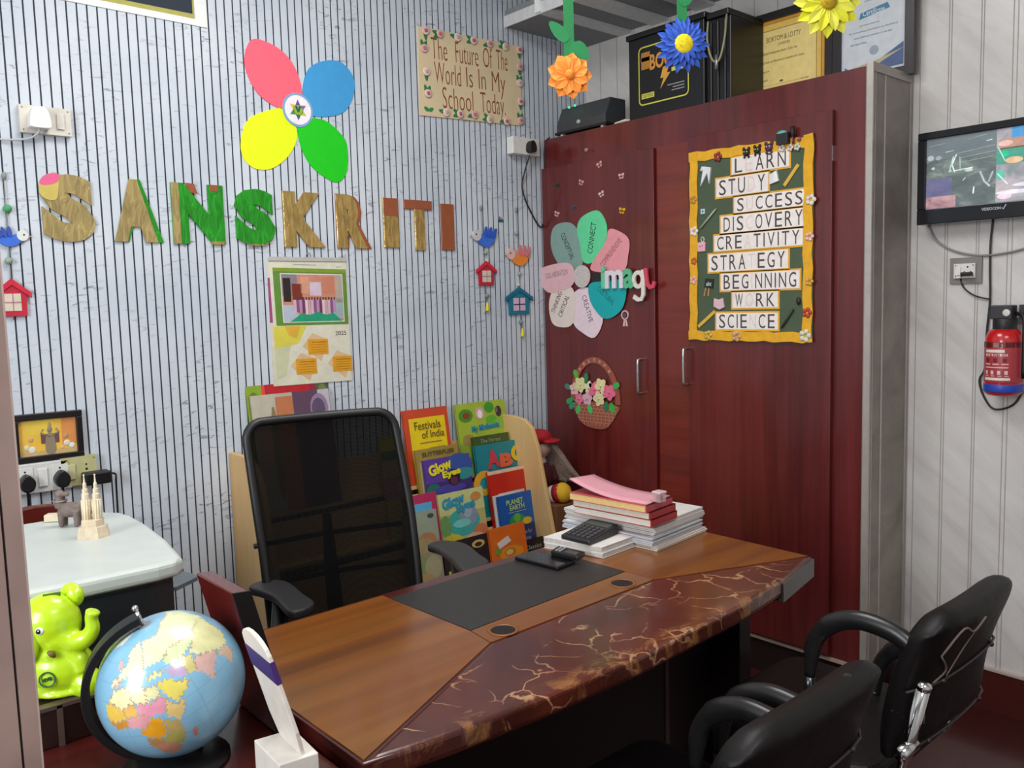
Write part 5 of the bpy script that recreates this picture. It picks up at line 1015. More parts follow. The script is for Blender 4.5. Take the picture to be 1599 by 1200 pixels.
# paper flowers hanging from the ceiling
def hangflower(name, label, c, r, hx, hx2, npet, layers, centre, leaves, swid, wide=1.35):
    t = thing(name, label, 'paper flower', c, None, 'paper flowers hanging from the ceiling')
    d = Vector((-.62, -.78, 0)).normalized(); u = Vector((0, 0, 1)).cross(d).normalized(); F = fr(tuple(u), (0, 0, 1), tuple(d), c)
    def em(q, nm, lab=None, par=None):
        l = MB(); l.mats = q.mats; l.v = [F @ p for p in q.v]; l.f = q.f; l.m = q.m; l.s = q.s; return tag(l.build(nm, par or t), lab)
    q = MB()
    for L in range(layers):
        rr = r * (1 - .16 * L)
        for k in range(npet):
            a = 2 * PI * (k + .5 * L) / npet; w = rr * 2.5 / npet * wide; al = .38 - .12 * L; n_ = 6
            rows = []
            for s_ in range(n_ + 1):
                x = s_ / n_; ww = w * (.35 + .75 * math.sin(min(1., x * 1.15) * PI * .62)) * (1 if x < .8 else (1 - x) / .2 * .85 + .0); z = .004 + .006 * L + rr * .20 * x * (1 - .8 * x) * (1 + .4 * L)
                rows.append([(rr * x * math.cos(a) - y_ * math.sin(a), rr * x * math.sin(a) + y_ * math.cos(a), z + (.12 * ww if y_ else 0)) for y_ in (-ww / 2, 0, ww / 2)])
            vs = [p for row in rows for p in row]; fs = []
            for s_ in range(n_):
                for j in (0, 1): fs.append((s_ * 3 + j, s_ * 3 + j + 1, s_ * 3 + 4 + j, s_ * 3 + 3 + j))
            q.add(vs, fs, K(hx if (k + L) % 2 else hx2, .65, 0, .05))
    o = em(q, 'petals'); md = o.modifiers.new('thick', 'SOLIDIFY'); md.thickness = .0006
    q = MB(); q.ell((0, 0, .020), (centre[0], centre[0], .006), K(centre[1], .7, 0, .25, 160), 16); em(q, 'flower_centre')
    q = MB(); GS = K('#0c7a3c', .6, 0, .05); q.box(-swid / 2 + .002, swid / 2 + .002, 0, 2.899 - c[2], -.004, -.0015, GS); em(q, 'stem')
    for (p, a, Lf, wf_) in leaves: q = MB(); q.prism(petal(p, a, Lf, wf_, 12, .3), -.0015, -.0005, K('#0f7f44', .6, 0, .06)); em(q, 'leaf')
    return t
hangflower('hanging_flower', 'orange paper flower on a green stem hanging in front of the inverter', (1.4791,-1.3577,1.9213), .054, '#fb9638', '#f68f30', 9, 2, (.012, '#e07d1c'), [((.0, .082), 2.35, .062, .03), ((.004, .07), -.55, .052, .045)], .024, 1.9)
hangflower('hanging_flower', 'blue paper flower with a yellow centre hanging in front of the battery', (1.7254,-1.4978,2.0004), .068, '#2c50b4', '#2a5cc4', 14, 3, (.024, '#e0c60a'), [((0, .095), .9, .05, .028)], .024)
hangflower('hanging_flower', 'yellow paper flower hanging in front of the gold certificate', (2.0421,-1.6964,2.1089), .086, '#f0ee30', '#f5f258', 12, 2, (.02, '#b8960a'), [], .02, 1.6)
hangflower('hanging_flower', 'pink paper flower whose tip shows above the screen', (2.3934,-1.9292,2.1887), .065, '#e8a8b8', '#eab4c2', 11, 3, (.014, '#d98aa0'), [], .022)

# ------------------------------------------------------------------ right-hand wall (frame R)
def rt(name, label, cat, o, group=None): return thing(name, label, cat, (o[0], o[1], 0), 'R', group)
tv0, tv1, tz0, tz1 = 1.559, 2.03, 1.612, 1.908
t = rt('tv_monitor', 'black wall mounted monitor showing several camera views', 'monitor', (1.79, 1.76))
TVB = K('#121318', .2, 0, .05, 40, .4); q = MB()
q.box(tv0, tv1, tz0, tz0 + .050, .02, .076, TVB); q.box(tv0, tv1, tz1 - .024, tz1, .02, .076, TVB); q.box(tv0, tv0 + .026, tz0 + .05, tz1 - .024, .02, .076, TVB); q.box(tv1 - .026, tv1, tz0 + .05, tz1 - .024, .02, .076, TVB); q.box(tv0 + .02, tv1 - .02, tz0 + .02, tz1 - .02, .006, .06, TVB); q.build('casing', t, bevel=.003)
sx0_, sx1_, sy0_, sy1_ = tv0 + .026, tv1 - .026, tz0 + .05, tz1 - .024
q = MB(); zz = .066
def scr(x0, x1, y0, y1, hx, dz=0., e=.75): q.box(sx0_ + x0 * (sx1_ - sx0_), sx0_ + x1 * (sx1_ - sx0_), sy0_ + y0 * (sy1_ - sy0_), sy0_ + y1 * (sy1_ - sy0_), zz + dz, zz + dz + .0002, K(hx, .3, 0, .18, 30, 0, 0, e))
def picture(stops, sc_, name):
    mm, nt, bb = base(name); co = objco2(nt, sc_, (0, 0, 0)); f = noise(nt, co, 1., 5, .65, .6); o = ramp(nt, f, [(p_, rgb(h_)) for p_, h_ in stops])
    nt.links.new(o, bb.inputs['Base Color']); nt.links.new(o, bb.inputs['Emission Color']); bb.inputs['Emission Strength'].default_value = .42; bb.inputs['Roughness'].default_value = .3; return mm
def scm(x0, x1, y0, y1, mm, dz): q.box(sx0_ + x0 * (sx1_ - sx0_), sx0_ + x1 * (sx1_ - sx0_), sy0_ + y0 * (sy1_ - sy0_), sy0_ + y1 * (sy1_ - sy0_), zz + dz, zz + dz + .0002, mm)
scm(0, .5, 0, 1, picture([(.3, '#4f5a5c'), (.5, '#5f6a6a'), (.62, '#77827e'), (.75, '#a9b8b2')], (14, 26, 1), 'camera_view_grey'), 0.)
scm(.5, 1, 0, 1, picture([(.3, '#4f8a7c'), (.42, '#8a8a90'), (.55, '#a8a4ac'), (.7, '#c8b4b0'), (.8, '#dcd4d8')], (9, 14, 1), 'camera_view_colour'), 0.)
scm(0, .5, .70, 1, picture([(.3, '#5d686c'), (.7, '#717c80')], (6, 12, 1), 'camera_view_ceiling'), .0003)
scm(0, .19, .16, .42, picture([(.3, '#5c5c80'), (.7, '#7d7c9c')], (10, 18, 1), 'camera_view_violet'), .0003)
scm(0, .22, .0, .17, picture([(.3, '#8a6a70'), (.55, '#b08a90'), (.75, '#c8a8a4')], (24, 40, 1), 'camera_view_pink'), .0004)
scm(.5, 1, .52, .74, picture([(.3, '#2f8a72'), (.6, '#4f9a88'), (.75, '#8ab4a4')], (9, 20, 1), 'camera_view_teal'), .0003)
scm(.60, 1, .86, 1, picture([(.3, '#3f8ac4'), (.7, '#5aa0d0')], (9, 20, 1), 'camera_view_blue'), .0004)
scm(.52, 1, .72, .86, picture([(.3, '#a8786c'), (.6, '#c09486'), (.8, '#d8b4a8')], (9, 20, 1), 'camera_view_skin'), .0003)
def blob(x, y, rx, ry, hx): q.disc(sx0_ + x * (sx1_ - sx0_), sy0_ + y * (sy1_ - sy0_), zz + .0007, rx * (sx1_ - sx0_), K(hx, .3, 0, .2, 30, 0, 0, .45), 14, .0002, ry * (sy1_ - sy0_))
def streak(pts, w, hx): q.line([(sx0_ + x * (sx1_ - sx0_), sy0_ + y * (sy1_ - sy0_)) for x, y in pts], w, zz + .0009, K(hx, .3, 0, .2, 60, 0, 0, .45), .0002)
for x, y, rx, ry, hx in ((.03, .73, .025, .04, '#a9b4b4'), (.09, .72, .022, .03, '#98a4a4'), (.05, .58, .014, .02, '#b4bcbc'), (.31, .50, .03, .025, '#c4ccc4'), (.56, .66, .026, .04, '#14c084'), (.62, .56, .06, .045, '#d8b48c'), (.56, .80, .05, .04, '#d8b4a8'), (.53, .38, .03, .07, '#58b49c'), (.62, .13, .12, .03, '#dcd8e2'), (.56, .08, .05, .04, '#d8c4d0'), (.75, .22, .14, .03, '#d4d0dc')): blob(x, y, rx, ry, hx)
for pts, w, hx in (([(.20, .72), (.17, .50), (.19, .52)], .004, '#b8ccc4'), ([(.22, .74), (.19, .60), (.21, .49)], .004, '#cfe0d8'), ([(.245, .70), (.25, .50)], .003, '#a4b8b0'), ([(.20, .51), (.34, .53)], .003, '#c4dcd4'), ([(.22, .75), (.49, .80)], .0016, '#93a29c'), ([(.24, .68), (.49, .72)], .0016, '#93a29c'), ([(.24, .62), (.48, .65)], .0016, '#93a29c'), ([(.39, .46), (.42, .32), (.46, .24)], .006, '#aab6b2'), ([(.48, .44), (.45, .30)], .005, '#a4b0ac'), ([(.35, .26), (.345, .16)], .004, '#dce4d4'), ([(.27, .36), (.29, .40)], .003, '#b4beb4'), ([(.02, .90), (.14, .92)], .002, '#8a9496'), ([(.3, .93), (.43, .96)], .002, '#8a9496'), ([(.14, .79), (.2, .80)], .002, '#b9c4c4'), ([(.43, .87), (.47, .88)], .003, '#c9d2d2'), ([(.51, .76), (.56, .56)], .003, '#bcd8cc'), ([(.51, .40), (.58, .24)], .003, '#d0e4dc')): streak(pts, w, hx)
q.build('screen', t)
q = MB(); q.text('VIDEOCON', tv0 + .20, tv0 + .255, tz0 + .028, tz0 + .037, .0762, K('#b9bcc4', .4), .0006, .02); q.line([(tv0 + .258, tz0 + .033), (tv0 + .262, tz0 + .028), (tv0 + .27, tz0 + .042)], .003, .0762, K('#b9bcc4', .4)); q.box(tv0 + .03, tv1 - .03, tz0 + .047, tz0 + .049, .0762, .077, K('#8a8c94', .3, .5)); q.build('logo_lettering', t)
q = MB(); q.box(tv0 + .1, tv1 - .1, tz0 + .08, tz1 - .08, 0, .008, BLACK); q.build('wall_bracket', t)
# socket on a grey back plate
a, b = (1.6419,1.4093), (1.7401,1.5065); c = mid(a, b)
t = rt('socket_plate', 'white socket on a grey square back plate below the monitor', 'socket', c)
q = MB(); q.box(a[0], b[0], a[1] + .006, b[1] - .006, 0, .008, K('#7f7a77', .5)); q.build('back_plate', t, bevel=.001)
a2, b2 = (1.6576,1.4298), (1.7233,1.4849); q = MB(); q.box(a2[0], b2[0], a2[1] + .004, b2[1] - .004, .008, .018, K('#dcdad6', .4))
for k in range(4): screw(q, a2[0] + .006 + (k % 2) * (b2[0] - a2[0] - .012), a2[1] + .010 + (k // 2) * (b2[1] - a2[1] - .02), .018)
for sx, sy in ((.65, .72), (.5, .42), (.8, .42)): q.disc(a2[0] + sx * (b2[0] - a2[0]), a2[1] + sy * (b2[1] - a2[1]), .018, .003, INK, 10, .0005)
q.build('socket_face', t, bevel=.001); q = MB(); q.box(a2[0] + .006, a2[0] + .022, a2[1] + .014, b2[1] - .014, .018, .022, K('#e6e4e0', .4)); q.build('switch', t)
c = (1.7024,1.4468); t = rt('power_plug', 'flat black plug in the grey backed socket, its lead running to the extinguisher', 'plug', c)
q = MB(); q.box(c[0] - .016, c[0] + .016, c[1] - .006, c[1] + .006, .0185, .042, BLACK); q.build('plug_body', t, bevel=.003)
P = [(1.6889,1.4453), (1.6773,1.4312), (1.6879,1.4017), (1.7217,1.3759), (1.7680,1.3626)]
q = MB(); q.tube(spline([(*p, .03 if i == 0 else .010) for i, p in enumerate(P)], 6), .0025, BLACK, 7); q.build('cable', t)
# cables on the wall
P = [(1.7691,1.6168), (1.7637,1.5413), (1.7638,1.4604), (1.7662,1.3586), (1.7592,1.2561), (1.7562,1.1421), (1.7416,1.1060), (1.7484,1.0645), (1.7745,1.0182), (1.8032,1.0100), (1.8437,1.0295), (1.8700,1.0720)]
q = MB(); q.tube(spline([(*p, .008) for p in P], 6), .0032, K('#2a2829', .5), 7); tag(q.build('monitor_cable', None, frame='R', org=(P[0][0], P[0][1], 0)), 'black cable dropping from the monitor and looping under the extinguisher', 'cable')
P = [(1.5699,1.6140), (1.5979,1.5612), (1.6554,1.5238), (1.7341,1.5047), (1.8092,1.5083), (1.8720,1.5221), (1.9323,1.5490)]
q = MB(); q.tube(spline([(*p, .008) for p in P], 6), .0035, K('#8f8d8c', .5), 7); tag(q.build('grey_cable', None, frame='R', org=(P[0][0], P[0][1], 0)), 'grey cable hanging in an arc under the monitor', 'cable')
# fire extinguisher
eu = 1.831; en = .064; fx = thing('fire_extinguisher', 'red fire extinguisher with a blue band hanging on the wall', 'fire extinguisher', (eu, 1.06, en), 'R')
EZ = Matrix.Translation((eu, 1.062, en)) @ Matrix(((1, 0, 0, 0), (0, 0, 1, 0), (0, -1, 0, 0), (0, 0, 0, 1)))
RE = K('#c01018', .25, 0, .05, 20, .5)
q = MB(); q.lathe([(.03, 0), (.045, .003), (.053, .010), (.0545, .016), (.0545, .165), (.052, .185), (.045, .203), (.03, .212), (.02, .214)], RE, 28, M=EZ); q.build('cylinder', fx)
q = MB(); q.lathe([(.0548, .014), (.0556, .016), (.0556, .037), (.0548, .039)], K('#1f45a8', .4), 28, M=EZ); q.build('blue_band', fx)
q = MB(); q.lathe([(.0548, .044), (.0550, .046), (.0550, .150), (.0548, .152)], K('#a83840', .35), 28, M=EZ); 
def wrap(q, th0, th1, z0, z1, mat, r=.0553):
    n = 8; vs = []; fs = []
    for k in range(n + 1):
        a = th0 + (th1 - th0) * k / n
        for z_ in (z0, z1): vs.append(Vector((r * math.sin(a), r * -math.cos(a), z_)))
    for k in range(n): fs.append((2 * k, 2 * k + 2, 2 * k + 3, 2 * k + 1))
    q.add(vs, fs, mat, False, EZ)
LT = K('#e6d9d2', .5)
wrap(q, -1.5, 1.5, .153, .170, K('#5a1418', .4)); wrap(q, -.25, .05, .154, .169, K('#a8706c', .4)); wrap(q, -.75, .35, .138, .147, LT); wrap(q, -.8, .65, .052, .060, LT); wrap(q, -.75, .55, .090, .094, K('#d8a8a4', .5))
for k in range(4):
    wrap(q, -.72 + .36 * k, -.56 + .36 * k, .070, .082, K('#d9c0bc', .5)); wrap(q, -.72 + .36 * k, -.50 + .36 * k, .064, .067, K('#d8a8a4', .5))
for k in range(3): wrap(q, -.7 + .48 * k, -.5 + .48 * k, .108, .120, K('#6a1a1c', .5)); wrap(q, -.75 + .48 * k, -.4 + .48 * k, .100, .104, K('#d8a8a4', .5))
for k, ch in enumerate('INSTRUCTIONS'):
    a = -.68 + .105 * k; 
    g = MB(); g.text(ch, -.0022, .0022, .1265, .1345, 0, LT, .0003, .02)
    for p in g.v: pass
    q.add([Vector(((.0554) * math.sin(a + p.x / .055), -.0554 * math.cos(a + p.x / .055), p.y)) for p in g.v], g.f, LT, False, EZ)
q.build('instruction_label', fx)
q = MB(); q.lathe([(.034, .205), (.034, .240), (.030, .244)], K('#232225', .45), 20, M=EZ); q.box(eu - .036, eu + .026, 1.302, 1.345, en - .024, en + .024, K('#2b2a2d', .45)); q.build('valve_head', fx, bevel=.004)
q = MB(); q.lathe([(.011, 0), (.011, .004), (.009, .005)], K('#d8d4ce', .35), 16, c=(eu + .012, 1.322, en + .024)); q.build('pressure_gauge', fx)
q = MB(); q.tube(spline([(eu + .03, 1.32, en), (eu + .055, 1.31, en + .01), (eu + .062, 1.25, en + .02), (eu + .062, 1.12, en + .02)], 6), .006, BLACK, 8); q.build('hose', fx)
q = MB(); q.box(eu + .028, eu + .12, 1.30, 1.345, .0, .03, K('#2b2b2e', .5)); q.build('bracket', fx)

# ------------------------------------------------------------------ things on the desk
TZ = .7597
def add2(a, b, c): return (a[0] + b[0] - c[0], a[1] + b[1] - c[1])
def slab(name, parent, F, L, R, z0, z1, mat, bevel=.001, lab=None):
    m = MB(); m.prism([F, R, add2(L, R, F), L], z0, z1, mat); return tag(m.build(name, parent, bevel=bevel), lab)
def paperstack(name, label, cat, F, L, R, z0, z1, cover, pages, group=None, jit=.003):
    t = thing(name, label, cat, (*mid(L, R), z0), None, group); n = max(1, int((z1 - z0) / .004))
    m = MB(); h = (z1 - z0) / n
    for k in range(n):
        j = (random.uniform(-jit, jit), random.uniform(-jit, jit)); q = [(p[0] + j[0], p[1] + j[1]) for p in (F, R, add2(L, R, F), L)]
        m.prism(q, z0 + h * k, z0 + h * (k + .8), pages if k < n - 1 or not cover else cover)
    m.build('pages', t); return t
PG = K('#cfcac6', .8, 0, .06, 30); PG2 = K('#bfc0c6', .8, 0, .08, 30)
# bottom stack of notebooks on the left
nF, nL, nR = (1.5182,-1.4041), (1.4819,-1.2291), (1.6514,-1.3941)
zz0 = TZ
for k, lab in enumerate(('white notebook at the bottom of the pair under the calculator', 'white notebook on top of the pair, directly under the calculator')):
    t = thing('notebook', lab, 'notebook', (*mid(nL, nR), zz0), None, 'white notebooks under the calculator'); o = .004 * k
    F_, L_, R_ = [(p[0] + o * .5, p[1] + o) for p in (nF, nL, nR)]
    slab('cover', t, F_, L_, R_, zz0, zz0 + .0015, PG, .0004); slab('pages', t, (F_[0] - .002, F_[1] + .002), (L_[0] + .001, L_[1] - .001), (R_[0] - .002, R_[1] + .002), zz0 + .0015, zz0 + .0125, K('#c4bfba', .85, 0, .1, 90), .0004); slab('cover', t, F_, L_, R_, zz0 + .0125, zz0 + .014, PG, .0004); zz0 += .0142
# calculator
cF, cL, cR = (1.5049,-1.3697), (1.5007,-1.2724), (1.6377,-1.3500)
t = thing('calculator', 'black desk calculator on the white notebooks', 'calculator', (*mid(cL, cR), zz0)); CA = K('#232224', .45)
m = MB(); B4 = add2(cL, cR, cF); v = [(*cF, zz0), (*cR, zz0), (*B4, zz0), (*cL, zz0), (*cF, zz0 + .012), (*cR, zz0 + .026), (*B4, zz0 + .026), (*cL, zz0 + .012)]
m.add(v, [(3, 2, 1, 0), (4, 5, 6, 7), (0, 1, 5, 4), (1, 2, 6, 5), (2, 3, 7, 6), (3, 0, 4, 7)], CA); m.build('case', t, bevel=.004)
def CQ_(u, v, dz): p = mid(mid(cF, cR, u), mid(cL, B4, u), v); return (p[0], p[1], zz0 + .012 + .014 * u + dz)
m = MB()
for i in range(5):
    for j in range(5):
        u, v_ = .08 + .115 * i, .10 + .165 * j; P = [CQ_(u, v_, .0), CQ_(u + .08, v_, .0), CQ_(u + .08, v_ + .12, .0), CQ_(u, v_ + .12, .0)]; Q = [(p[0], p[1], p[2] + .003) for p in P]
        m.add(P + Q, [(4, 5, 6, 7), (0, 1, 5, 4), (1, 2, 6, 5), (2, 3, 7, 6), (3, 0, 4, 7)], K('#3c3b3e', .5))
m.build('keys', t)
m = MB(); m.add([CQ_(.72, .1, .0006), CQ_(.92, .1, .0006), CQ_(.92, .9, .0006), CQ_(.72, .9, .0006)], [(0, 1, 2, 3)], K('#4f5650', .2)); m.build('display', t)
# tall paper stack
pF, pL, pR = (1.6563,-1.4571), (1.6732,-1.1716), (1.8967,-1.4345)
w_ = Vector(pR) - Vector(pF); pLx = (pF[0] - .02, pF[1] + .30)
lv = [('lowest loose stack of beige papers on the desk', .0, .012, K('#cabfb4', .85, 0, .06, 30), .006), ('grey stack of printed sheets under the red books', .0122, .022, PG2, .005), ('white thick bundle of papers directly under the red books', .0224, .030, PG, .003)]
zb = TZ
for k, (lab, a_, h_, mt, jt) in enumerate(lv):
    F_, L_, R_ = [(p[0] + .004 * k * (-1) ** k, p[1] + .006 * k) for p in (pF, pLx, pR)]
    paperstack('paper_stack', lab, 'papers', F_, L_, R_, zb, zb + h_, None, mt, 'loose paper stacks on the desk', jt); zb += h_ + .0003
# red books
rF, rL, rR = (1.6359,-1.4603), (1.6462,-1.2402), (1.7588,-1.4455)
dB = Vector(rF); rL = (rF[0] - .02, rF[1] + .25)
RB = K('#a3262c', .5, 0, .06, 20)
for k, (lab, pgc, cov) in enumerate((('red bound book at the bottom of the three on the papers', '#d6cfc4', RB), ('red bound book in the middle of the three', '#d8d0c0', RB), ('red and pink book on top with yellowish pages, under the pink sheets', '#d9b878', K('#b84850', .5)))):
    F_, L_, R_ = [(p[0] - .006 * k + (.004 if k == 1 else 0), p[1] + .003 * k) for p in (rF, rL, rR)]; th_ = .019
    t = thing('hardback_book', lab, 'book', (*mid(L_, R_), zb), None, 'red books on the paper stack')
    slab('page_block', t, (F_[0] + .001, F_[1] + .004), (L_[0] + .001, L_[1] - .001), (R_[0] - .001, R_[1] + .004), zb + .001, zb + th_ - .001, K(pgc, .85, 0, .06, 90), .0004)
    m = MB(); B4 = add2(L_, R_, F_); m.prism([F_, R_, B4, L_], zb, zb + .0015, cov); m.prism([F_, R_, B4, L_], zb + th_ - .0015, zb + th_, cov); m.prism([F_, R_, (R_[0], R_[1] + .004), (F_[0], F_[1] + .004)], zb, zb + th_, cov); m.build('cover', t); zb += th_ + .0002
# curled pink sheets
t = thing('pink_sheets', 'curled pink paper pad lying on the red books', 'papers', (*mid(rL, rR), zb)); PK = K('#c98d98', .8, 0, .04, 20)
m = MB(); F_, L_, R_ = [(p[0] - .006, p[1] + .010) for p in (rF, rL, rR)]; NN = 14; vs = []
for i in range(NN + 1):
    s_ = i / NN; c_ = .034 * max(0, (s_ - .3) / .7) ** 2 
    for j in range(5):
        q_ = mid(mid(F_, L_, s_), mid((R_[0] - .01, R_[1]), add2(L_, (R_[0] - .01, R_[1]), F_), s_), j / 4); vs.append((q_[0], q_[1], zb + .0015 + c_ * (1 - .25 * j / 4)))
m.add(vs, [(i * 5 + j, i * 5 + j + 1, i * 5 + 6 + j, i * 5 + 5 + j) for i in range(NN) for j in range(4)], PK, True); m.build('sheets', t, solid=.003)
# glass paperweight
pw_ = (1.6654,-1.4619); t = thing('glass_jar', 'tiny clear glass block standing on the pink sheets', 'paperweight', (pw_[0], pw_[1], zb + .003))
GLS = K('#d8b8bc', .08, 0, 0, 10, 0, 0, 0, .5, .45); m = MB(); m.box(pw_[0] - .013, pw_[0] + .013, pw_[1] - .013, pw_[1] + .013, zb + .004, zb + .030, GLS); m.build('block', t, bevel=.003); m = MB(); m.box(pw_[0] - .014, pw_[0] + .014, pw_[1] - .014, pw_[1] + .014, zb + .026, zb + .032, K('#e0c8ca', .1, 0, 0, 10, 0, 0, 0, .5, .7)); m.build('cap', t, bevel=.002)
m = MB(); m.box(pw_[0] - .006, pw_[0] + .006, pw_[1] - .006, pw_[1] + .006, zb + .010, zb + .020, K('#6d4a54', .5)); m.build('inset', t)
# phones
F_, L_, R_ = (1.3724,-1.3898), (1.3597,-1.2513), (1.4406,-1.3827)
t = thing('smartphone', 'black smartphone lying flat on the desk pad', 'phone', (*mid(L_, R_), TZ)); slab('phone_body', t, F_, L_, R_, TZ, TZ + .009, K('#0c0c0e', .3), .002)
i_ = lambda a, b: mid(a, b, .05); m = MB(); B4 = add2(L_, R_, F_); cc = mid(L_, R_); m.prism([mid(p, cc, .06) for p in (F_, R_, B4, L_)], TZ + .009, TZ + .0094, BLKG); m.build('screen', t)
F_, L_, R_ = (1.4367,-1.3954), (1.4277,-1.3093), (1.4795,-1.3803); z0 = TZ + .0096
t = thing('keypad_phone', 'small black keypad phone lying across the smartphone', 'phone', (*mid(L_, R_), z0)); slab('phone_body', t, F_, L_, R_, z0, z0 + .013, K('#151416', .4), .004); B4 = add2(L_, R_, F_); cc = mid(L_, R_)
def kq(u, v): return mid(mid(F_, R_, u), mid(L_, B4, u), v)
m = MB()
for u in (.2, .5, .8):
    for v_ in (.70, .82): m.prism([kq(u - .1, v_ - .04), kq(u + .1, v_ - .04), kq(u + .1, v_ + .04), kq(u - .1, v_ + .04)], z0 + .013, z0 + .0145, K('#8f9092', .4))
m.build('keys', t); m = MB(); m.prism([kq(.12, .12), kq(.88, .12), kq(.88, .55), kq(.12, .55)], z0 + .013, z0 + .0134, BLKG); m.build('screen', t)

# ------------------------------------------------------------------ book display rack against the slatted wall
rk = thing('book_rack', 'low pale wooden display rack full of picture books behind the office chair', 'book rack', (1.8, -.2, 0))
RX0, RX1 = 1.185, 2.375
TIER = [(-.078, .690), (-.158, .520), (-.245, .345), (-.325, .170)]      # front y and ledge height of each step
prof = [(-.012, 0), (-.42, 0), (-.42, .10), (-.345, .42), (-.255, .80), (-.225, .872), (-.18, .905), (-.11, .915), (-.012, .915)]
YZ = Matrix(((0, 0, 1, 0), (1, 0, 0, 0), (0, 1, 0, 0), (0, 0, 0, 1)))
for x0 in (RX0 - .018, RX1):
    m = MB(); m.prism(prof, x0, x0 + .018, BEECH, YZ); m.build('side_board', rk, bevel=.003)
for y, z in TIER:
    m = MB(); m.prism([(y + .05, z - .012), (y - .012, z - .012), (y - .012, z), (y + .05, z)], RX0, RX1, BEECH, YZ); m.build('ledge', rk)
    m = MB(); m.prism([(y + .035, z), (y + .043, z), (y + .043 + .022, z + .14), (y + .035 + .022, z + .14)], RX0, RX1, BEECH, YZ); m.build('back_board', rk)
LEAN = math.radians(9)
HV = {'a_glow1': .17, 'a_abc': .20, 'a_olive': .25, 'a_green': .25, 'a_cyan': .24, 'a_glow2': .21, 'a_red': .20, 'a_planet': .15, 'a_be': .22, 'a_bug': .235, 'a_orange': .15, 'a_navy': .09, 'a_black': .07, 'a_left': .24, 'a_animal': .28}   # height of the printed design
def book(label, bl, w, h, y, cover, art, th=.010, group='picture books on the display rack', lean=LEAN, roll=0., name='picture_book'):
    """bl = (x, z) of the lower left corner at depth y; art(q, w, h) draws on the cover"""
    rot = Matrix.Rotation(PI / 2 - lean, 4, 'X') @ Matrix.Rotation(roll, 4, 'Z')
    t = thing(name, label, 'book', (bl[0], y, bl[1]), None, group, rot=rot)
    m = MB(); m.box(.001, w - .002, .002, h - .002, -th + .001, -.001, K('#d8d4c8', .8, 0, .05, 90)); m.build('pages', t)
    m = MB(); m.box(0, w, 0, h, -.0012, 0, cover); m.box(0, w, 0, h, -th, -th + .0012, cover); m.box(0, .0015, 0, h, -th, 0, cover)
    hv = HV.get(art.__name__, h); q = MB(); art(q, w, hv); m.add([(p.x, p.y + h - hv, p.z) for p in q.v], [], cover)
    n_ = len(m.v) - len(q.v)
    for f_, i_, s_ in zip(q.f, q.m, q.s): m.f.append(tuple(n_ + k for k in f_)); m.m.append(m.mi(q.mats[i_])); m.s.append(s_)
    m.build('cover', t)
    return t
def bookpx(label, tl, tr, hh, y, cover, art, **kw):
    """top corners measured on the plane of the book's top edge"""
    w = tr[0] - tl[0]; zt = (tl[1] + tr[1]) / 2; zl, yb = hh; h = (zt - zl) / math.cos(LEAN)
    return book(label, (tl[0], zl + .001), w, h, yb, cover, art, **kw)
def blobs(q, w, h, lst, z=.0003):
    for i, (x, y, rx, ry, hx) in enumerate(lst): q.disc(x * w, y * h, z + .0002 * i, rx * w, K(hx, .5), 14, .0002, ry * h)
def rects(q, w, h, lst, z=.0003):
    for i, (x0, x1, y0, y1, hx) in enumerate(lst): q.box(x0 * w, x1 * w, y0 * h, y1 * h, z + .0002 * i, z + .0002 * i + .0002, K(hx, .5))
def tx(q, w, h, s, x0, x1, y0, y1, hx, ang=0, off=.03, z=.004): q.text(s, x0 * w, x1 * w, y0 * h, y1 * h, .0034, K(hx, .5), .0006, off, ang)
def a_festival(q, w, h):
    rects(q, w, h, [(.12, .92, .0, .88, '#e3c716'), (.12, .92, .0, .25, '#d6a51c')]); blobs(q, w, h, [(.55, .30, .28, .12, '#b08a4a'), (.5, .26, .2, .09, '#d8c08a'), (.62, .28, .1, .06, '#8a5a3a')], .0008)
    tx(q, w, h, 'Festivals', .22, .80, .72, .83, '#6d5228', 0, 0); tx(q, w, h, 'of India', .36, .86, .60, .70, '#6d5228', 0, 0); rects(q, w, h, [(.3, .8, .53, .545, '#8a7a2c'), (.5, .85, .45, .465, '#8a7a2c')], .0014)
def a_bug(q, w, h):
    rects(q, w, h, [(0, 1, 0, .3, '#8fa83c')]); blobs(q, w, h, [(.18, .78, .14, .12, '#4a8f2c'), (.66, .88, .1, .1, '#3f9a34'), (.68, .66, .12, .08, '#5fae34'), (.9, .58, .16, .1, '#86b53a'), (.18, .35, .12, .10, '#a08a4a'), (.19, .78, .07, .06, '#8a4420'), (.46, .80, .10, .11, '#c9a79a'), (.46, .78, .05, .08, '#efe9e4'), (.84, .79, .06, .1, '#3a3a38'), (.80, .82, .03, .05, '#8a5a6a')], .0006)
    tx(q, w, h, 'My Minibeasts', .26, .82, .46, .60, '#1787a8', .05, .04)
def a_glow1(q, w, h):
    rects(q, w, h, [(0, 1, .0, .45, '#3d2f6a')]); blobs(q, w, h, [(.75, .75, .3, .3, '#34519a'), (.85, .55, .2, .14, '#2f8a8c'), (.15, .28, .15, .16, '#1f6a5c'), (.5, .26, .35, .10, '#4a3f9a'), (.6, .5, .14, .2, '#2a1c2c'), (.6, .42, .08, .1, '#5a2a4a')], .0006)
    tx(q, w, h, 'Glow', .08, .58, .66, .92, '#e3d628', .22, .05); tx(q, w, h, 'Eyes', .36, .76, .50, .70, '#e3d628', .12, .05)
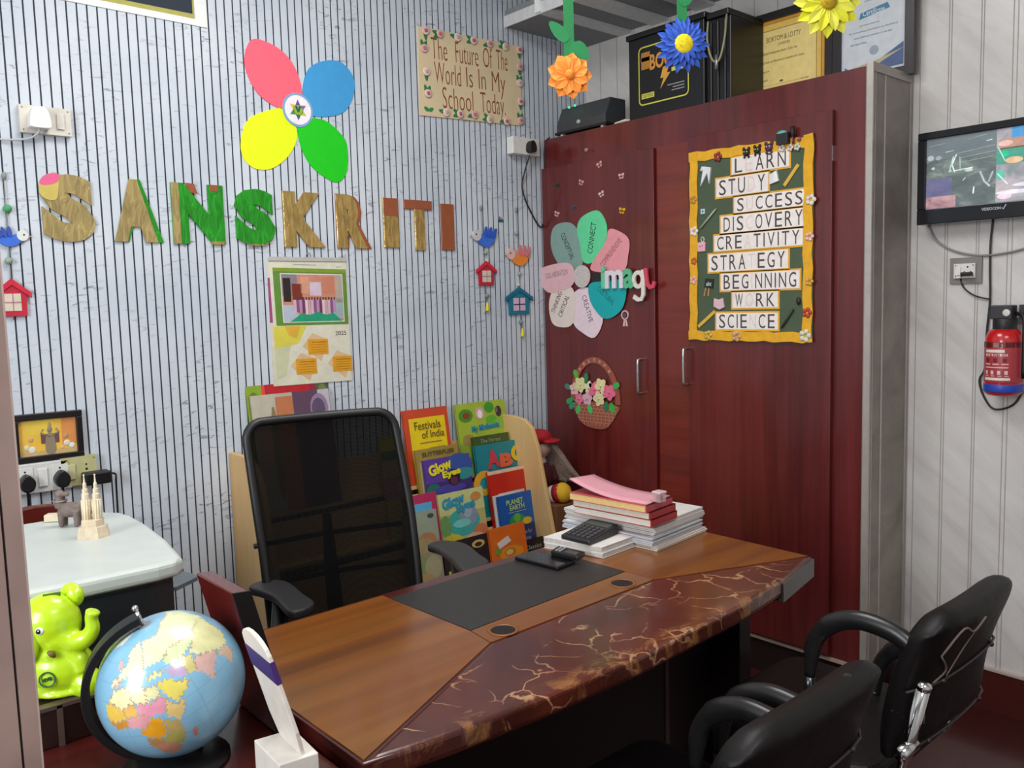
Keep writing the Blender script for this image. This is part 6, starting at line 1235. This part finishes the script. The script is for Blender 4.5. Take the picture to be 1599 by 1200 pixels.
def a_abc(q, w, h):
    blobs(q, w, h, [(.12, .22, .22, .26, '#dba22a'), (.12, .22, .1, .12, '#1a8c94'), (.3, .05, .2, .12, '#d9b02a')], .0006)
    tx(q, w, h, 'A', .20, .46, .50, .88, '#c43a4c', .04, .06); tx(q, w, h, 'B', .46, .72, .48, .76, '#d8613c', 0, .06); tx(q, w, h, 'C', .70, .96, .54, .90, '#dcb81c', 0, .06)
def a_red(q, w, h): rects(q, w, h, [(0, 1, .93, 1, '#e0c0a4'), (.2, .85, .38, .52, '#ccc9c6')]); blobs(q, w, h, [(.35, .44, .08, .05, '#4a4a52'), (.5, .45, .06, .05, '#6a6a70')], .0008)
def a_planet(q, w, h):
    tx(q, w, h, 'PLANET', .22, .72, .72, .86, '#a8c67c', .02, .03); tx(q, w, h, 'EARTH', .30, .74, .56, .70, '#a8c67c', .02, .03); rects(q, w, h, [(.26, .78, .50, .51, '#c9d8d0')], .0014)
    blobs(q, w, h, [(.5, .25, .24, .2, '#2f8a4a'), (.5, .34, .1, .12, '#59ad4c'), (.78, .2, .14, .10, '#d8b02a'), (.25, .08, .1, .08, '#dca42a')], .0006)
def a_glow2(q, w, h):
    rects(q, w, h, [(0, 1, .6, 1, '#c3c888')]); blobs(q, w, h, [(.5, .42, .36, .26, '#3aa59c'), (.62, .52, .2, .2, '#7f93a4'), (.6, .6, .1, .12, '#9aa9b8'), (.1, .4, .12, .2, '#6a9a5a'), (.85, .2, .16, .12, '#c9764a'), (.2, .12, .22, .12, '#c9b83a'), (.7, .10, .2, .08, '#d8a88a'), (.82, .85, .12, .08, '#c98a4a'), (.45, .40, .2, .08, '#72c4bc')], .0006)
    tx(q, w, h, 'Glow', .06, .56, .74, .94, '#2c94b4', .18, .05); tx(q, w, h, 'Eyes', .36, .78, .60, .80, '#2c94b4', .14, .05)
def a_cyan(q, w, h): rects(q, w, h, [(.0, .82, .1, .86, '#5aa6cc')])
def a_animal(q, w, h): rects(q, w, h, [(0, 1, 0, .6, '#8f8468')]); blobs(q, w, h, [(.62, .62, .28, .10, '#a8764e'), (.5, .55, .3, .1, '#9a8a62'), (.3, .3, .26, .14, '#7a8a54'), (.7, .25, .26, .16, '#a09a78'), (.4, .1, .3, .1, '#a48a5a'), (.8, .93, .1, .03, '#3f4a44')], .0006)
def a_be(q, w, h): blobs(q, w, h, [(.75, .86, .14, .07, '#c9a85a'), (.75, .85, .08, .04, '#2a2420')], .0006); tx(q, w, h, 'Be', .06, .24, .42, .52, '#b4c42a', 0, .05)
def a_orange(q, w, h): blobs(q, w, h, [(.55, .28, .34, .18, '#d98a1c'), (.52, .30, .16, .12, '#b8742c'), (.5, .30, .1, .07, '#d9b06a'), (.2, .4, .1, .1, '#7a8a2c')], .0006); q.prism([(.18 * w, .60 * h), (.50 * w, .74 * h), (.58 * w, .58 * h), (.24 * w, .44 * h)], .0014, .0018, K('#d8ccc4', .6))
def a_navy(q, w, h): tx(q, w, h, 'stories for', .1, .8, .6, .78, '#8f9cc0', 0, 0); tx(q, w, h, 'bedtime', .1, .7, .3, .48, '#8f9cc0', 0, 0)
def a_black(q, w, h): tx(q, w, h, 'Classics', .2, .85, .45, .7, '#9a958c', 0, 0)
def a_plain(q, w, h): pass
def a_olive(q, w, h): tx(q, w, h, 'BUTTERFLIES', .15, .9, .88, .95, '#5d5222', 0, .02); rects(q, w, h, [(.08, .92, .05, .8, '#b8a768')])
def a_green(q, w, h): tx(q, w, h, 'The Forest', .2, .75, .88, .95, '#8a9a6a', 0, 0)
def a_mag1(q, w, h): rects(q, w, h, [(0, .18, .3, 1, '#86a02c'), (.18, .22, .3, 1, '#d84a3c'), (.22, .76, .3, 1, '#b01c26'), (.76, .84, .3, 1, '#8a2438'), (.84, 1, .3, 1, '#4a5a34'), (0, .2, 0, .3, '#1f7a5c')]); blobs(q, w, h, [(.08, .9, .05, .05, '#5a7a1c'), (.12, .82, .04, .05, '#b4b83a'), (.92, .93, .05, .04, '#6a7a4c')], .002)
def a_mag2(q, w, h): rects(q, w, h, [(0, .32, 0, 1, '#b8b2a0'), (.3, .58, 0, .97, '#b8714a'), (.52, 1, 0, 1, '#5c4058'), (.85, 1, .75, 1, '#b8b0bc')]); blobs(q, w, h, [(.12, .55, .09, .22, '#c99a84'), (.26, .5, .05, .4, '#8a7454'), (.85, .84, .12, .13, '#8c7a94'), (.84, .83, .09, .1, '#5c4a66')], .002)
def a_left(q, w, h): rects(q, w, h, [(0, 1, .75, .95, '#d4c83a'), (0, 1, .62, .76, '#2f8a4c'), (0, 1, .35, .62, '#c9b08a'), (0, 1, 0, .35, '#c98a9a')]); blobs(q, w, h, [(.8, .2, .2, .1, '#d8b0b4')], .002)
Y1, Y2, Y3, Y4 = -.03, -.10, -.18, -.265
C_ = lambda hx: K(hx, .35, 0, .05, 20, .3)
bookpx('red and yellow magazine at the top left of the rack, above the office chair back', (1.2401,1.1398), (1.5567,1.1241), (0.69, -0.078 ), Y1, C_('#5a7a3c'), a_mag1, th=.006)
bookpx('orange and purple magazine in front of the red and yellow one above the chair back', (1.2470,1.1009), (1.5491,1.0977), (0.69, -0.078 - .012), -.055, C_('#b0a898'), a_mag2, th=.006)
bookpx('red book titled Festivals of India in the top row', (1.8630,0.9844), (2.0827,0.9794), (0.69, -0.078 ), Y1, C_('#c94a2c'), a_festival)
bookpx('lime green minibeast book in the top row at the right', (2.1258,0.9829), (2.3951,0.9779), (0.69, -0.078 ), Y1, C_('#a3b93c'), a_bug)
bookpx('colourful striped book half hidden by the right edge of the chair back', (1.7178,0.9040), (1.8101,0.8997), (0.52, -0.158 + .012), Y2 + .012, C_('#c9c24a'), a_left)
bookpx('olive butterfly book behind the purple Glow Eyes book', (1.8716,0.8325), (2.0792,0.8300), (0.52, -0.158 + .012), Y2 + .012, C_('#9a8442'), a_olive)
bookpx('purple Glow Eyes book in the second row', (1.8929,0.7902), (2.1226,0.7909), (0.52, -0.158 - .004), Y2 - .004, C_('#573c98'), a_glow1)
bookpx('dark green book behind the teal ABC book', (2.1598,0.8459), (2.3595,0.8451), (0.52, -0.158 + .012), Y2 + .012, C_('#3f5428'), a_green)
bookpx('teal book with a big ABC in the second row', (2.1537,0.8132), (2.4229,0.8104), (0.52, -0.158 - .004), Y2 - .004, C_('#177f88'), a_abc, th=.014)
bookpx('pink and sky blue book beside the chair back in the third row', (1.7547,0.6795), (1.9059,0.6754), (0.345, -0.245 + .012), Y3 + .012, C_('#b32a5c'), a_cyan)
bookpx('teal jungle Glow Eyes book in the third row', (1.9012,0.6677), (2.1243,0.6604), (0.345, -0.245 ), Y3, C_('#b4b070'), a_glow2)
bookpx('red book behind the blue Planet Earth book', (2.1768,0.7149), (2.3959,0.7002), (0.345, -0.245 + .022), Y3 + .022, C_('#c02618'), a_red)
bookpx('thin white book edge behind the blue Planet Earth book', (2.1779,0.6128), (2.2965,0.6110), (0.345, -0.245 + .008), Y3 + .008, C_('#d8d6d0'), a_plain, th=.005)
bookpx('blue Planet Earth book in the third row', (2.1897,0.6069), (2.3742,0.6102), (0.345, -0.245 - .006), Y3 - .006, C_('#1258a4'), a_planet)
bookpx('grey green animal book in the bottom row beside the chair back', (1.7035,0.6348), (1.8505,0.6287), (0.17, -0.325 ), Y4, C_('#8f9a84'), a_animal)
bookpx('black book with yellow lettering behind the right armrest', (1.8570,0.5070), (2.0855,0.4844), (0.17, -0.325 ), Y4, C_('#231a20'), a_be)
bookpx('small orange flower book in the bottom row', (2.0750,0.5116), (2.2650,0.5052), (0.17, -0.325 - .012), Y4 - .012, C_('#d9691c'), a_orange)
bookpx('navy booklet right of the orange book', (2.2504,0.4805), (2.3579,0.4808), (0.17, -0.325 + .03), Y4 + .03, C_('#232f5c'), a_navy, th=.005)
bookpx('small black book at the right end of the bottom row', (2.2394,0.4259), (2.3758,0.4217), (0.17, -0.325 + .005), Y4 + .005, C_('#171417'), a_black, th=.008)

# ------------------------------------------------------------------ carton and doll beside the rack
k0, k1, k2 = (2.3325,0.5741), (2.5493,0.5592), (2.5065,0.4192)
cbx = thing('cardboard_carton', 'brown cardboard carton beside the book rack', 'carton', (2.54, -.30, 0)); CBM = K('#6b4427', .8, 0, .08, 20)
czt = .553
m = MB(); m.box(2.40, 2.655, -.335, -.09, 0, czt, CBM); m.build('carton_body', cbx, bevel=.003); m = MB(); m.box(2.51, 2.53, -.338, -.335, .3, czt, K('#8a6238', .5)); m.box(2.51, 2.53, -.335, -.09, czt, czt + .001, K('#8a6238', .5)); m.build('packing_tape', cbx)
DH = Vector((2.487, -.17, 0)); dl = thing('doll', 'soft doll in a red cap sitting on the carton with striped boots', 'doll', (DH.x, DH.y, czt))
hd = (2.4770,0.7745); SKN = K('#b89a8c', .8, 0, .05, 60); DRD = K('#a3121e', .8, 0, .05, 60); HRD = K('#8c7c70', .95, 0, .3, 120); SHT = K('#4a1218', .85)
by = DH.y; hx_, hz_ = hd
m = MB(); m.ell((hx_, by, hz_), (.044, .042, .052), SKN, 16); m.tube([(hx_, by, hz_ - .04), (hx_ - .01, by, hz_ - .08)], [.02, .03], SKN, 10); m.ell((hx_ - .01, by, hz_ - .14), (.045, .04, .07), SKN, 14)
m.build('body', dl, remesh=.006, smooth=2)
m = MB(); m.ell((hx_ - .008, by, hz_ - .125), (.060, .050, .070), SHT, 16); m.tube([(hx_ + .04, by - .01, hz_ - .09), (hx_ + .055, by - .03, hz_ - .15)], [.022, .018], SHT, 10); m.build('shirt', dl, remesh=.006, smooth=2)
m = MB(); m.ell((hx_ - .012, by, hz_ + .045), (.060, .054, .034), DRD, 16); m.ell((hx_ + .022, by - .035, hz_ + .026), (.052, .042, .010), DRD, 14); m.build('cap', dl, remesh=.005, smooth=2)
m = MB()
for s_ in range(9): a_ = s_ * .25; m.tube(spline([(hx_ + .030, by + .03 - .006 * s_, hz_ + .025), (hx_ + .056 + .002 * s_, by + .02 - .008 * s_, hz_ - .04), (hx_ + .074 + .005 * s_, by - .008 * s_, hz_ - .11), (hx_ + .095 + .009 * s_, by - .02 - .008 * s_, hz_ - .16 - .004 * (s_ % 3))], 5), [.015] * 10 + [.0145, .013, .012, .010, .009, .007], HRD, 8)
m.build('hair', dl)
m = MB(); m.disc(0, 0, 0, .004, INK, 8, .001, None, Matrix.Translation((hx_ + .004, by - .046, hz_ + .008)) @ Matrix.Rotation(PI / 2, 4, 'X')); m.tube([(hx_ - .005, by - .045, hz_ - .018), (hx_ + .008, by - .047, hz_ - .021), (hx_ + .02, by - .043, hz_ - .016)], .0015, K('#7a3a3a', .7), 6); m.build('face', dl)
for i, (p0_, p1_, col2) in enumerate((((2.4302,0.5689), (2.4725,0.5993), 1), ((2.4593,0.5359), (2.4753,0.5526), 0))):
    hp = Vector((p0_[0] + .01, -.20, p0_[1])); fe = Vector((p1_[0], -.32 + .05 * i, p1_[1]))
    dv = fe - hp; L_ = dv.length; R_ = dv.to_track_quat('Z', 'Y').to_matrix().to_4x4(); TM_ = Matrix.Translation(hp) @ R_; q_ = .8 if i else 1.
    YW = K('#d2a81c', .8); WT = K('#cfc4b4', .8); m = MB()
    m.lathe([(.026 * q_, 0), (.034 * q_, L_ * .34)], YW, 14, TM_); m.lathe([(.034 * q_, L_ * .34), (.040 * q_, L_ * .62)], WT if col2 else YW, 14, TM_); m.lathe([(.040 * q_, L_ * .62), (.044 * q_, L_ * .88)], DRD if col2 else YW, 14, TM_); m.ell((0, 0, L_ * .88), (.044 * q_, .044 * q_, .036), YW, 16, TM_); m.build('leg', dl)

# ------------------------------------------------------------------ office chair behind the desk
oc = thing('office_chair', 'black mesh backed office chair behind the desk', 'chair', (1.13, -.80, 0)); OBK = K('#151415', .45, 0, .1, 40); ARM = K('#2b2a2b', .5, 0, .08, 60)
# mesh back: outline in (s, height), leaning and turned a little
bl0, br0 = Vector((.905, -.745, 0)), Vector((1.292, -.835, 0)); bx_ = (br0 - bl0); BWD = bx_.length; bx_.normalize(); bn = Vector((bx_.y, -bx_.x, 0)).normalized()   # bn points to the desk
def BP(s, z, off=0.): 
    lean = .16 * (1.11 - z) + .10 * (1.11 - z) ** 2; bulge = .02 * math.cos((s / BWD - .5) * PI)
    return bl0 + bx_ * s + bn * (lean - bulge + off) + Vector((0, 0, z))
def outl(z):
    t = (1.11 - z) / .55
    inset = 0
    if z > 1.065: inset = .045 - math.sqrt(max(0, .045 ** 2 - (z - 1.065) ** 2))
    return inset + .028 * t - .02 * max(0, t - .6), BWD - inset + .026 * math.sin(min(1, t) * PI * .62) - .02 * max(0, t - .5)
ZS = [.50 + .61 * i / 30 for i in range(27)] + [1.04, 1.06, 1.075, 1.088, 1.098, 1.105, 1.1095]
m = MB(); vs = []; NX = 12
for z in ZS:
    a, b = outl(z)
    for i in range(NX + 1): vs.append(BP(a + (b - a) * i / NX, z))
m.add(vs, [(j * (NX + 1) + i, j * (NX + 1) + i + 1, (j + 1) * (NX + 1) + i + 1, (j + 1) * (NX + 1) + i) for j in range(len(ZS) - 1) for i in range(NX)], CMESH, True); m.build('mesh_back', oc)
m = MB(); ringp = [BP(outl(z)[0], z) for z in ZS] + [BP(outl(1.11)[0] + (outl(1.11)[1] - outl(1.11)[0]) * k / 10, 1.11) for k in range(1, 10)] + [BP(outl(z)[1], z) for z in ZS[::-1]]
m.tube(ringp, .0115, OBK, 10, True); m.build('back_frame', oc)
m = MB()
for z in (.70, .80): m.tube([BP(BWD * k / 8, z, -.022) for k in range(0, 9)], .007, OBK, 8)
m.tube([BP(BWD / 2, .46, -.05), BP(BWD / 2, .70, -.035), BP(BWD / 2, .85, -.025)], [.025, .02, .012], OBK, 8); m.build('lumbar_support', oc)
sc0 = (bl0 + br0) / 2 + bn * .33
m = MB(); sm_ = [(-.23, -.22), (.23, -.22), (.25, .1), (.2, .24), (-.2, .24), (-.25, .1)]
SMX = Matrix.Translation((sc0.x, sc0.y, 0)) @ Matrix(((bx_.x, bn.x, 0), (bx_.y, bn.y, 0), (0, 0, 1))).to_4x4()
m.prism(smoothpoly(sm_, 4), .44, .50, K('#141314', .8), SMX); m.build('seat', oc, bevel=.02, bseg=3)
def arm(P, post):
    m = MB(); m.prism(smoothpoly(P, 4), .694, .716, ARM); m.build('armrest', oc, bevel=.009, bseg=3)
    c = Vector((sum(p[0] for p in P) / len(P), sum(p[1] for p in P) / len(P), .70)); m = MB(); m.tube([c - Vector((0, 0, .012)), Vector(post)], [.02, .018], OBK, 10); m.build('arm_post', oc)
arm([(0.8588,-0.8176), (0.9059,-0.8037), (0.9449,-0.8517), (0.9306,-0.9661), (0.9164,-1.0456), (0.8517,-1.0611), (0.8698,-0.9414), (0.8665,-0.8730)], (sc0.x - .25, sc0.y + .02, .46))
arm([(1.3813,-0.8484), (1.4408,-0.8453), (1.4662,-0.9209), (1.4305,-1.0277), (1.3967,-1.1087), (1.2998,-1.1301), (1.3484,-1.0081), (1.3786,-0.9101)], (sc0.x + .25, sc0.y - .06, .46))
m = MB(); m.lathe([(.028, .12), (.028, .30), (.04, .31), (.04, .44)], OBK, 14, c=(sc0.x, sc0.y, 0)); m.build('gas_lift', oc)
for k in range(5):
    a = 2 * PI * k / 5 + .3; e = (sc0.x + .29 * math.cos(a), sc0.y + .29 * math.sin(a)); m = MB(); m.tube([(sc0.x, sc0.y, .12), (*e, .08)], [.024, .016], OBK, 8); l_ = m.build('base_arm', oc); m = MB(); m.tube([(e[0] - .02 * math.sin(a), e[1] + .02 * math.cos(a), .028), (e[0] + .02 * math.sin(a), e[1] - .02 * math.cos(a), .028)], .027, BLACK, 14); m.build('castor', l_)

# ------------------------------------------------------------------ two visitor chairs in front of the desk
def visitor(label, x0, x1, arms, apex, torn):
    t = thing('visitor_chair', label, 'chair', ((x0 + x1) / 2, -2.0, 0), None, 'visitor chairs in front of the desk'); yb, zt = -2.175, .80
    cx_ = (x0 + x1) / 2; hw = (x1 - x0) / 2
    # padded back, leaning away from the desk
    m = MB(); NZ, NXX = 14, 10; vs = []; idx = {}
    def pt(i, j, side):
        u = -1 + 2 * i / NXX; v = j / NZ; z = .50 + (zt - .50) * v; x = cx_ + hw * u * (1 - .06 * v)
        rnd = max(0, abs(u) - .78) / .22; topr = max(0, v - .86) / .14; z -= .035 * rnd ** 2 * topr + .008 * rnd ** 2
        y = yb + .075 * (1 - v) + .03 * math.sin(v * PI) * .6
        th_ = .030 * math.sqrt(max(.03, (1 - abs(u) ** 6) * (1 - abs(2 * v - 1) ** 7))) + .010
        return (x, y + side * th_ + .012 * u * u, z)
    for side in (-1, 1):
        for j in range(NZ + 1):
            for i in range(NXX + 1): vs.append(pt(i, j, side))
    N1 = (NXX + 1) * (NZ + 1); fs = []
    for j in range(NZ):
        for i in range(NXX):
            a = j * (NXX + 1) + i; fs.append((a, a + 1, a + NXX + 2, a + NXX + 1)); fs.append((N1 + a + NXX + 1, N1 + a + NXX + 2, N1 + a + 1, N1 + a))
    bd = [i for i in range(NXX + 1)] + [j * (NXX + 1) + NXX for j in range(1, NZ + 1)] + [NZ * (NXX + 1) + i for i in range(NXX - 1, -1, -1)] + [j * (NXX + 1) for j in range(NZ - 1, 0, -1)]
    for k in range(len(bd)): a, b = bd[k], bd[(k + 1) % len(bd)]; fs.append((b, a, N1 + a, N1 + b))
    m.add(vs, fs, LEATHER, True); bk = m.build('backrest', t, sub=1)
    m = MB()
    for v in (.07, .5): m.tube([tuple(Vector(pt(i, round(v * NZ), -1)) + Vector((0, -.003, 0))) for i in range(NXX + 1)], .003, K('#2c2422', .5), 6)
    for v in (.07, .5):
        for i in (2, 8): p = pt(i, round(v * NZ), -1); m.ell((p[0], p[1] - .005, p[2]), .006, K('#2a2627', .3), 8)
    m.build('seam_piping', bk)
    if torn:
        m = MB(); p = [Vector(pt(i, j, -1)) for i, j in ((0, 6), (1, 10), (2, 12), (3, 12), (4, 13), (3, 10), (2, 8), (1, 6))]; TR = K('#6d5f58', .8)
        m.tube(spline([p[1] + Vector((0, -.004, 0)), p[2] + Vector((0, -.005, .005)), p[3] + Vector((0, -.005, -.01)), p[4] + Vector((0, -.005, -.012))], 4), .0022, TR, 6); m.tube(spline([p[1] + Vector((0, -.004, 0)), p[6] + Vector((0, -.004, 0)), p[7] + Vector((0, -.004, .01)), p[7] + Vector((-.01, -.004, -.05))], 4), .002, TR, 6); m.tube(spline([p[4] + Vector((0, -.005, -.012)), p[5] + Vector((0, -.005, 0)), p[6] + Vector((0, -.005, -.01))], 4), .0014, TR, 6)
        m.build('torn_edge', bk)
    m = MB(); m.prism(rrect(x0, x1, -2.06, -1.645, .06), .40, .455, LEATHER); m.build('seat', t, bevel=.018, bseg=3)
    for ax, apex in arms:
        P = [(ax, yb + .045, apex - .03), (ax, yb + .09, apex - .006), (ax, yb + .16, apex), (ax, yb + .22, apex - .025), (ax, yb + .255, apex - .075), (ax, yb + .265, apex - .15)]
        m = MB(); Q = spline(P, 6); m.tube(Q, [.016] * 20 + [.014] * (len(Q) - 24) + [.012, .011, .010, .009], K('#1b1a1b', .32, 0, .08, 50), 12, flat=1.25); a_ = m.build('armrest', t)
        m = MB(); q = Q[-1]; m.tube(spline([tuple(q), (ax, q[1] + .0, .45), (ax, q[1] - .01, .28), (ax, q[1] - .015, .03), (ax, q[1] - .05, .014), (ax, -2.06, .014)], 6), .011, K('#57585a', .25, .9), 10); m.build('leg', t)
    for s_, xx in ((-1, x0 - .002), (1, x1 - .03)):
        yb = -2.175 + (.045 if s_ > 0 else 0)
        m = MB(); m.tube([(xx, yb + .014, .665), (xx, yb + .05, .50), (xx, yb + .085, .40), (xx, yb + .13, .38)], .0125, CHROME, 12); m.ell((xx, yb + .013, .668), (.0145, .0145, .012), CHROME, 12); m.build('back_tube', t)
        m = MB(); m.tube([(xx - .045 * (1 if s_ < 0 else -.2), yb + .035, .545), (xx + .012 * s_ * -1, yb + .035, .545)], .013, CHROME, 14); m.build('tube_pin', t)
    return t
visitor('black visitor chair with a torn back edge, nearer the right-hand wall', 1.56, 1.985, ((1.60, .745), (1.90, .60)), .745, True)
visitor('black visitor chair at the bottom of the view, left of the torn one', .93, 1.385, ((1.275, .70), (1.20, .70)), .70, False)
